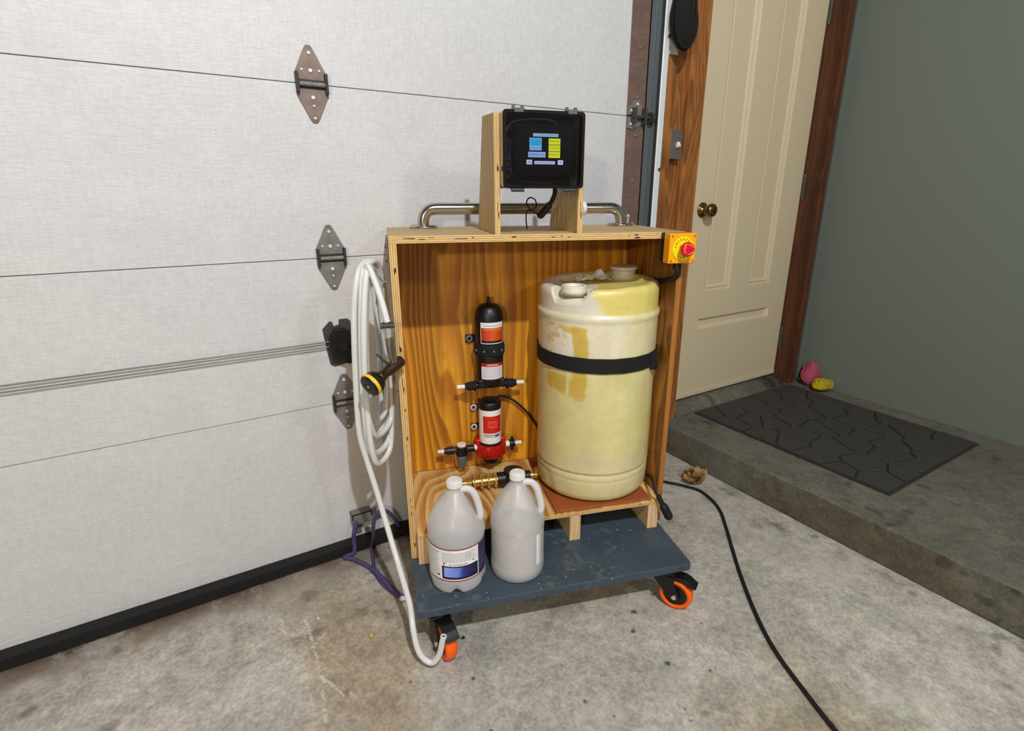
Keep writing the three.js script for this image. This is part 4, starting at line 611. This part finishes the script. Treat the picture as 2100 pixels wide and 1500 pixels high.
// ---------------------------------------------------------------- accumulator tank on the back panel
const BP = 0.5972;                                 // front face of the back panel
{
  const t = onCart('pressure_tank', 'black pressure tank with two labels on the orange back panel', 'tank', 0.316, 0.614, BP - 0.056);
  part(t, 'upper_shell', lathe([[0.0, 0.298], [0.012, 0.296], [0.03, 0.29], [0.041, 0.278], [0.0475, 0.258], [0.049, 0.235], [0.0485, 0.16], [0.0475, 0.158]], 40), mat.black);
  part(t, 'valve_stem', [cyl(0.0055, 0.0055, 0.022, 0, 0.306, 0, 'y', 14), cyl(0.0075, 0.007, 0.008, 0, 0.2995, 0, 'y', 14)], mat.black);
  const band = part(t, 'flange_band', lathe([[0.0475, 0.158], [0.052, 0.156], [0.0535, 0.145], [0.0535, 0.125], [0.052, 0.118], [0.0475, 0.116]], 40), mat.blackMatte);
  for (let i = 0; i < 10; i++) { const a = i / 10 * 2 * Math.PI + 0.2; part(band, 'flange_screw', cyl(0.0035, 0.003, 0.006, Math.cos(a) * 0.0535, 0.138, Math.sin(a) * 0.0535, 'y', 8), mat.zinc); }
  part(t, 'lower_shell', lathe([[0.0475, 0.116], [0.0485, 0.112], [0.0475, 0.03], [0.045, 0.012], [0.035, 0.0], [0, -0.006]], 40), mat.black);
  part(t, 'bracket', [box(-0.038, 0.038, 0.05, 0.24, -0.0555, -0.03, 0.004), box(-0.076, -0.03, 0.148, 0.176, -0.0555, -0.044, 0.003)], mat.blackMatte);
  for (const x of [-0.0635]) { const w = part(t, 'washer', mv(new THREE.TorusGeometry(0.0088, 0.0035, 8, 24), x, 0.163, -0.042), mat.grayPlastic); part(w, 'screw', cyl(0.0055, 0.005, 0.008, x, 0.163, -0.042, 'z', 12), mat.black); }
  part(t, 'port_block', [box(-0.048, 0.048, 0.0, 0.032, -0.038, 0.036, 0.006), cyl(0.012, 0.012, 0.15, 0, 0.005, 0.012, 'x', 20)], mat.black);
  for (const s of [-1, 1]) {
    const f = part(t, 'fitting', [cyl(0.0165, 0.0165, 0.03, s * 0.068, 0.005, 0.012, 'x', 8), cyl(0.012, 0.012, 0.012, s * 0.086, 0.005, 0.012, 'x', 16), mv(new THREE.TorusGeometry(0.017, 0.003, 8, 20).rotateY(Math.PI / 2), s * 0.058, 0.005, 0.012)], mat.blackMatte);
    part(f, 'tube_stub', cyl(0.0078, 0.0078, 0.03, s * 0.105, 0.005, 0.012, 'x', 16), mat.white, 'white tube stub');
  }
  const l1 = canvasTex(512, 480, (g, w, h) => { g.fillStyle = '#e4e4ea'; g.fillRect(0, 0, w, h); const gr = g.createLinearGradient(0, 0, w, 0); gr.addColorStop(0, '#a5260e'); gr.addColorStop(0.5, '#dd5a1c'); gr.addColorStop(1, '#b4380e'); g.fillStyle = gr; g.fillRect(12, 120, w - 24, 290); g.fillStyle = '#16161c'; g.fillRect(12, 410, w - 24, 52); g.fillStyle = '#5a5668'; for (let i = 0; i < 14; i++) g.fillRect(80 + i * 26, 66, 18, 16); g.fillStyle = '#f0a070'; for (let i = 0; i < 16; i++) g.fillRect(60 + i * 25, 150, 16, 20); g.fillStyle = '#c64a14'; for (let r = 0; r < 5; r++) for (let i = 0; i < 16; i++) g.fillRect(50 + i * 26, 210 + r * 36, 14 + (i * r % 7), 12); });
  part(t, 'tank_label', curved(0.0492, -0.80, 1.0, 0.163, 0.237), M({ map: l1, roughness: 0.4 }), 'orange and white label');
  const l2 = canvasTex(512, 400, (g, w, h) => { g.fillStyle = '#dcdce2'; g.fillRect(0, 0, w, h); g.fillStyle = '#b02018'; g.fillRect(0, 0, w, 84); g.fillStyle = '#f0d0c8'; for (let i = 0; i < 9; i++) g.fillRect(130 + i * 28, 26, 18, 32); g.fillStyle = '#84848c'; for (let r = 0; r < 9; r++) for (let i = 0; i < 15; i++) g.fillRect(40 + i * 29, 108 + r * 31, 12 + (i * 7 + r * 5) % 12, 11); });
  part(t, 'tank_label', curved(0.0490, -0.80, 0.92, 0.036, 0.094), M({ map: l2, roughness: 0.4 }), 'white label under a red heading');
}
// ---------------------------------------------------------------- pump
{
  const t = onCart('water_pump', 'small red and white pump with a black cap below the black tank', 'pump', 0.314, 0.319, BP - 0.052);
  part(t, 'motor', lathe([[0.0385, 0.075], [0.04, 0.078], [0.04, 0.212], [0.0385, 0.214]], 40), mat.white, 'white motor sleeve');
  const lab = canvasTex(512, 420, (g, w, h) => { g.fillStyle = '#ece8e6'; g.fillRect(0, 0, w, h); g.fillStyle = '#c4261a'; g.fillRect(26, 66, w - 52, 226); g.fillStyle = '#e6503c'; g.fillRect(150, 130, 210, 90); g.fillStyle = '#d8382a'; g.fillRect(180, 150, 150, 50); g.fillStyle = '#9a9094'; g.fillRect(40, 306, w - 80, 16); g.fillRect(60, 330, w - 180, 12); g.fillStyle = '#4a4448'; g.fillRect(300, 322, 120, 22); });
  part(t, 'motor_label', curved(0.0403, -0.95, 1.15, 0.082, 0.206), M({ map: lab, roughness: 0.4 }), 'red block on the white label');
  part(t, 'motor_cap', lathe([[0, 0.240], [0.025, 0.239], [0.036, 0.236], [0.041, 0.230], [0.0415, 0.214], [0.0405, 0.208]], 40), mat.black, 'black end cap');
  part(t, 'seal_ring', lathe([[0.041, 0.068], [0.0425, 0.07], [0.0425, 0.077], [0.041, 0.079]], 36), mat.black);
  const lobes = []; for (let i = 0; i < 5; i++) { const a = i / 5 * Math.PI * 2 + 0.3; lobes.push(cyl(0.016, 0.016, 0.045, Math.cos(a) * 0.038, 0.044, Math.sin(a) * 0.036, 'y', 18)); }
  const hd = part(t, 'pump_head', [lathe([[0, 0.012], [0.036, 0.012], [0.046, 0.022], [0.05, 0.034], [0.05, 0.06], [0.044, 0.07], [0, 0.07]], 36), ...lobes, box(-0.056, -0.03, 0.026, 0.088, -0.03, 0.012, 0.006), box(0.03, 0.056, 0.026, 0.088, -0.03, 0.012, 0.006)], mat.red, 'red pump head');
  for (let i = 0; i < 5; i++) { const a = i / 5 * Math.PI * 2 + 0.93; part(hd, 'head_screw', cyl(0.004, 0.004, 0.05, Math.cos(a) * 0.046, 0.046, Math.sin(a) * 0.046, 'y', 8), mat.redDark); }
  part(t, 'pressure_switch', [lathe([[0, -0.014], [0.02, -0.014], [0.026, -0.008], [0.03, 0.012], [0, 0.012]], 28), box(-0.012, 0.012, -0.004, 0.014, 0.02, 0.036, 0.003)], mat.black, 'black base of the pump');
  part(t, 'bracket', [box(-0.034, 0.034, 0.08, 0.225, -0.0515, -0.034, 0.003), ...[0.118, 0.196].flatMap((y) => [box(-0.064, -0.03, y - 0.011, y + 0.011, -0.0515, -0.042, 0.003)])], mat.blackMatte);
  for (const y of [0.118, 0.196]) for (const x of [-0.053]) { const w = part(t, 'washer', mv(new THREE.TorusGeometry(0.0085, 0.0042, 8, 24), x, y, -0.040), mat.lightGray); part(w, 'screw', cyl(0.0052, 0.005, 0.008, x, y, -0.040, 'z', 12), mat.black); }
  // right port
  part(t, 'outlet_fitting', [cyl(0.010, 0.010, 0.012, 0.078, 0.056, 0.004, 'x', 20), cyl(0.0165, 0.0165, 0.008, 0.076, 0.056, 0.004, 'x', 8), cyl(0.0165, 0.0165, 0.008, 0.086, 0.056, 0.004, 'x', 8), box(0.076, 0.086, 0.066, 0.084, 0, 0.008, 0.002), box(0.076, 0.086, 0.028, 0.046, 0, 0.008, 0.002)], mat.black);
  part(t, 'port_collar', [cyl(0.011, 0.011, 0.014, 0.063, 0.056, 0.004, 'x', 20), cyl(0.011, 0.011, 0.014, -0.059, 0.056, 0.004, 'x', 20)], mat.white); part(t, 'tube_stub', cyl(0.0075, 0.0075, 0.026, 0.103, 0.056, 0.004, 'x', 16), mat.white, 'white tube stub');
  // left strainer
  const s = part(t, 'strainer', [cyl(0.014, 0.014, 0.07, -0.096, 0.053, 0.004, 'x', 20), cyl(0.022, 0.022, 0.03, -0.108, 0.05, 0.006, 'y', 24), cyl(0.0155, 0.0155, 0.026, -0.148, 0.053, 0.004, 'x', 8), cyl(0.0105, 0.0105, 0.012, -0.166, 0.053, 0.004, 'x', 16)], mat.black, 'black inlet strainer');
  part(s, 'strainer_knob', lathe([[0, 0.012], [0.015, 0.012], [0.0175, 0.01], [0.0175, 0.0], [0, 0.0]], 28).translate(-0.108, 0.0655, 0.006), M({ color: 0xe6d8d2, roughness: 0.4 }), 'white round strainer knob');
  part(s, 'strainer_bowl', lathe([[0, -0.018], [0.012, -0.018], [0.0155, -0.012], [0.017, 0.008], [0.0185, 0.014], [0.0185, 0.034], [0, 0.034]], 28).translate(-0.108, 0.002, 0.006), M({ color: 0x565b60, roughness: 0.25 }), 'grey strainer bowl');
  part(s, 'tube_stub', cyl(0.0075, 0.0075, 0.026, -0.182, 0.053, 0.004, 'x', 16), mat.white, 'white tube stub');
  part(t, 'power_lead', tube([[0.02, 0.236, -0.01], [0.036, 0.238, -0.02], [0.06, 0.231, -0.03], [0.095, 0.212, -0.034], [0.14, 0.168, -0.034], [0.18, 0.11, -0.03], [0.21, 0.05, -0.03]], 0.004, 70, 8), mat.rubberBlack, 'black power lead');
}
// ---------------------------------------------------------------- brass valve behind the jugs
{
  const t = onCart('inline_valve', 'black and brass inline valve lying on the shelf behind the right jug', 'valve', 0.329, 0.272, 0.41);
  const ax = 0.034, seg = []; for (let i = 0; i < 7; i++) { const x = -0.10 + i * 0.0125; seg.push(cyl(i % 2 ? 0.017 : 0.0225, i % 2 ? 0.017 : 0.0225, 0.012, x, ax, 0, 'x', 10)); for (let k = 0; k < 8; k++) { const a = k / 8 * 6.283 + i * 0.4; if (i % 2 === 0) seg.push(mv(new THREE.SphereGeometry(0.0045, 6, 4), x, ax + Math.cos(a) * 0.0225, Math.sin(a) * 0.0225)); } }
  part(t, 'brass_coupling', [...seg, cyl(0.013, 0.017, 0.016, -0.118, ax, 0, 'x', 14), cyl(0.009, 0.009, 0.02, -0.134, ax, 0, 'x', 14)], mat.brass, 'ribbed brass coupling');
  part(t, 'valve_body', [cyl(0.026, 0.026, 0.03, -0.002, ax, 0, 'x', 8), mv(new THREE.SphereGeometry(0.042, 32, 20).scale(1, 0.78, 1), 0.04, ax, 0), cyl(0.03, 0.034, 0.018, 0.04, ax + 0.022, 0, 'y', 32), cyl(0.02, 0.02, 0.03, 0.085, ax, 0, 'x', 8)], mat.black, 'black round valve body');
  part(t, 'brass_elbow', [cyl(0.011, 0.011, 0.03, 0.11, ax, 0, 'x', 16), cyl(0.016, 0.016, 0.01, 0.104, ax, 0, 'x', 6), mv(new THREE.SphereGeometry(0.013, 16, 12), 0.123, ax, 0), cyl(0.01, 0.01, 0.024, 0.123, ax + 0.014, 0, 'y', 14)], mat.brass, 'brass elbow');
}
// ---------------------------------------------------------------- hose, hook, nozzle
{
  const h = onCart('hose_hook', 'bent steel strap hook screwed to the cabinet side above the hose', 'hook', -0.0018, 1.08, 0.262);
  const strap = tube([[-0.003, 0.07, 0], [-0.0035, 0.03, 0], [-0.004, -0.02, 0], [-0.006, -0.035, 0], [-0.013, -0.043, 0], [-0.022, -0.041, 0], [-0.03, -0.03, 0]], 0.0026, 50, 8).scale(1, 1, 3.2);
  part(h, 'hook_strap', strap, mat.zinc); part(h, 'hook_screw', [cyl(0.005, 0.004, 0.004, -0.0075, 0.05, 0, 'x', 8), cyl(0.005, 0.004, 0.004, -0.0075, 0.012, 0, 'x', 8)], mat.zincDark);
}
{
  const t = onCart('hose', 'clear vinyl hose hanging in a long coil on the left side of the cart', 'hose', -0.06, 0, 0.32), P = (u, v, w) => [u + 0.06, v, -(w - 0.32)];
  const pts = [], r = mulberry(77), rad = 0.0086;
  // nozzle end first, then nine long loops, then the tail to the floor
  pts.push(P(-0.019, 0.938, 0.199), P(-0.028, 0.985, 0.215), P(-0.042, 1.04, 0.235), P(-0.058, 1.082, 0.25));
  const loops = 9;
  for (let k = 0; k < loops; k++) {
    const f = k / (loops - 1), top = 1.088 - 0.014 * r() - 0.02 * (k % 3 === 0), bot = [0.49, 0.58, 0.52, 0.62, 0.505, 0.56, 0.60, 0.53, 0.55][k], uc = -0.056 - 0.018 * (f - 0.5) + 0.010 * (r() - 0.5), wc = 0.315 + 0.05 * (f - 0.5), hu = 0.016 + 0.022 * r(), hw = 0.04 + 0.05 * r();
    for (let q = 0; q < 12; q++) { const a = Math.PI / 2 + 0.35 + q / 12 * 2 * Math.PI, cx = Math.cos(a), sy = Math.sin(a), e = Math.sign(cx) * Math.pow(Math.abs(cx), 0.6);
      const lean = -0.03 * (1 - (sy * 0.5 + 0.5)) ; pts.push(P(Math.min(-0.012, uc + lean * 0.4 + e * hu * (0.75 + 0.25 * (1 - sy))), (top + bot) / 2 + sy * (top - bot) / 2, wc + e * hw)); }
  }
  pts.push(P(-0.085, 1.06, 0.27), P(-0.105, 0.95, 0.26), P(-0.118, 0.75, 0.262), P(-0.122, 0.6, 0.268), P(-0.108, 0.5, 0.272), P(-0.09, 0.41, 0.262), P(-0.071, 0.32, 0.235), P(-0.048, 0.23, 0.18), P(-0.03, 0.18, 0.115), P(-0.016, 0.145, 0.05), P(-0.013, 0.11, 0.005), P(-0.005, 0.06, -0.02), P(0.012, 0.032, -0.035), P(0.034, 0.026, -0.045), P(0.052, 0.055, -0.05), P(0.061, 0.095, -0.052), P(0.066, 0.115, -0.052));
  const curve = new THREE.CatmullRomCurve3(pts.map(V3), false, 'catmullrom', 0.5);
  part(t, 'hose_tube', new THREE.TubeGeometry(curve, 1500, rad, 12), mat.hose);
  const end = curve.getPoint(1), tan = curve.getTangent(1), ring = new THREE.TorusGeometry(0.0068, 0.0025, 8, 24); ring.lookAt(tan); part(t, 'hose_end', mv(ring, end.x, end.y, end.z), mat.hose, 'cut open end of the hose');
  const core = new THREE.CircleGeometry(0.005, 16); core.lookAt(tan); part(t, 'hose_bore', mv(core, end.x + tan.x * 0.0004, end.y + tan.y * 0.0004, end.z + tan.z * 0.0004), mat.grayPlastic, 'dark bore of the hose');
}
{ // spray nozzle
  const t = onCart('hose_nozzle', 'metal pistol spray nozzle with a yellow banded black head hanging on the hose', 'nozzle', -0.018, 0.816, 0.196);
  const clamp = part(t, 'hose_clamp', [mv(new THREE.TorusGeometry(0.0115, 0.0035, 8, 24).rotateX(Math.PI / 2).scale(1, 2, 1), 0, 0.118, 0), cyl(0.006, 0.006, 0.03, 0.002, 0.118, 0.014, 'x', 10), cyl(0.0085, 0.0085, 0.006, -0.016, 0.118, 0.014, 'x', 10)], mat.zincDark, 'worm drive hose clamp');
  part(t, 'swivel', [cyl(0.0145, 0.0145, 0.014, 0, 0.104, 0, 'y', 12), cyl(0.0115, 0.0125, 0.016, 0, 0.090, 0, 'y', 16)], mat.chrome, 'bright threaded coupling');
  part(t, 'grip', tube([[0, 0.088, 0], [0.001, 0.062, 0.001], [0.003, 0.035, 0.003], [0.007, 0.012, 0.006]], 0.0115, 40, 16), mat.steel, 'metal grip');
  const dir = new THREE.Vector3(-0.72, -0.36, 0.6).normalize(), q = new THREE.Quaternion().setFromUnitVectors(new THREE.Vector3(0, 1, 0), dir), B = V3([0.008, 0.004, 0.006]);
  const along = (g) => g.applyQuaternion(q).translate(B.x, B.y, B.z);
  part(t, 'barrel', along(lathe([[0, -0.028], [0.014, -0.028], [0.016, -0.022], [0.0155, 0.02], [0.013, 0.034], [0.016, 0.05], [0.022, 0.062], [0, 0.062]], 28)), mat.bronze, 'bronze barrel');
  const hd = part(t, 'spray_head', along(lathe([[0.018, 0.058], [0.026, 0.062], [0.031, 0.072], [0.031, 0.092], [0.028, 0.096], [0.012, 0.0965], [0.010, 0.094], [0, 0.094]], 40)), mat.black, 'black spray head');
  part(hd, 'yellow_band', along(lathe([[0.0305, 0.0815], [0.0325, 0.082], [0.0325, 0.0905], [0.0305, 0.091]], 40)), mat.yellowBand, 'yellow band');
  part(hd, 'spray_dial', along(cyl(0.006, 0.005, 0.004, 0, 0.097, 0, 'y', 12)), mat.grayPlastic);
  part(t, 'trigger', [capped([[0.002, 0.004, 0.014], [-0.012, 0.02, 0.022], [-0.026, 0.036, 0.026], [-0.034, 0.044, 0.026]], 0.0035, 30, 8), capped([[0.004, 0.012, 0.016], [-0.004, 0.018, 0.022]], 0.004, 8, 8)], mat.zincDark, 'dark trigger lever');
}
renderer.render(scene, camera);
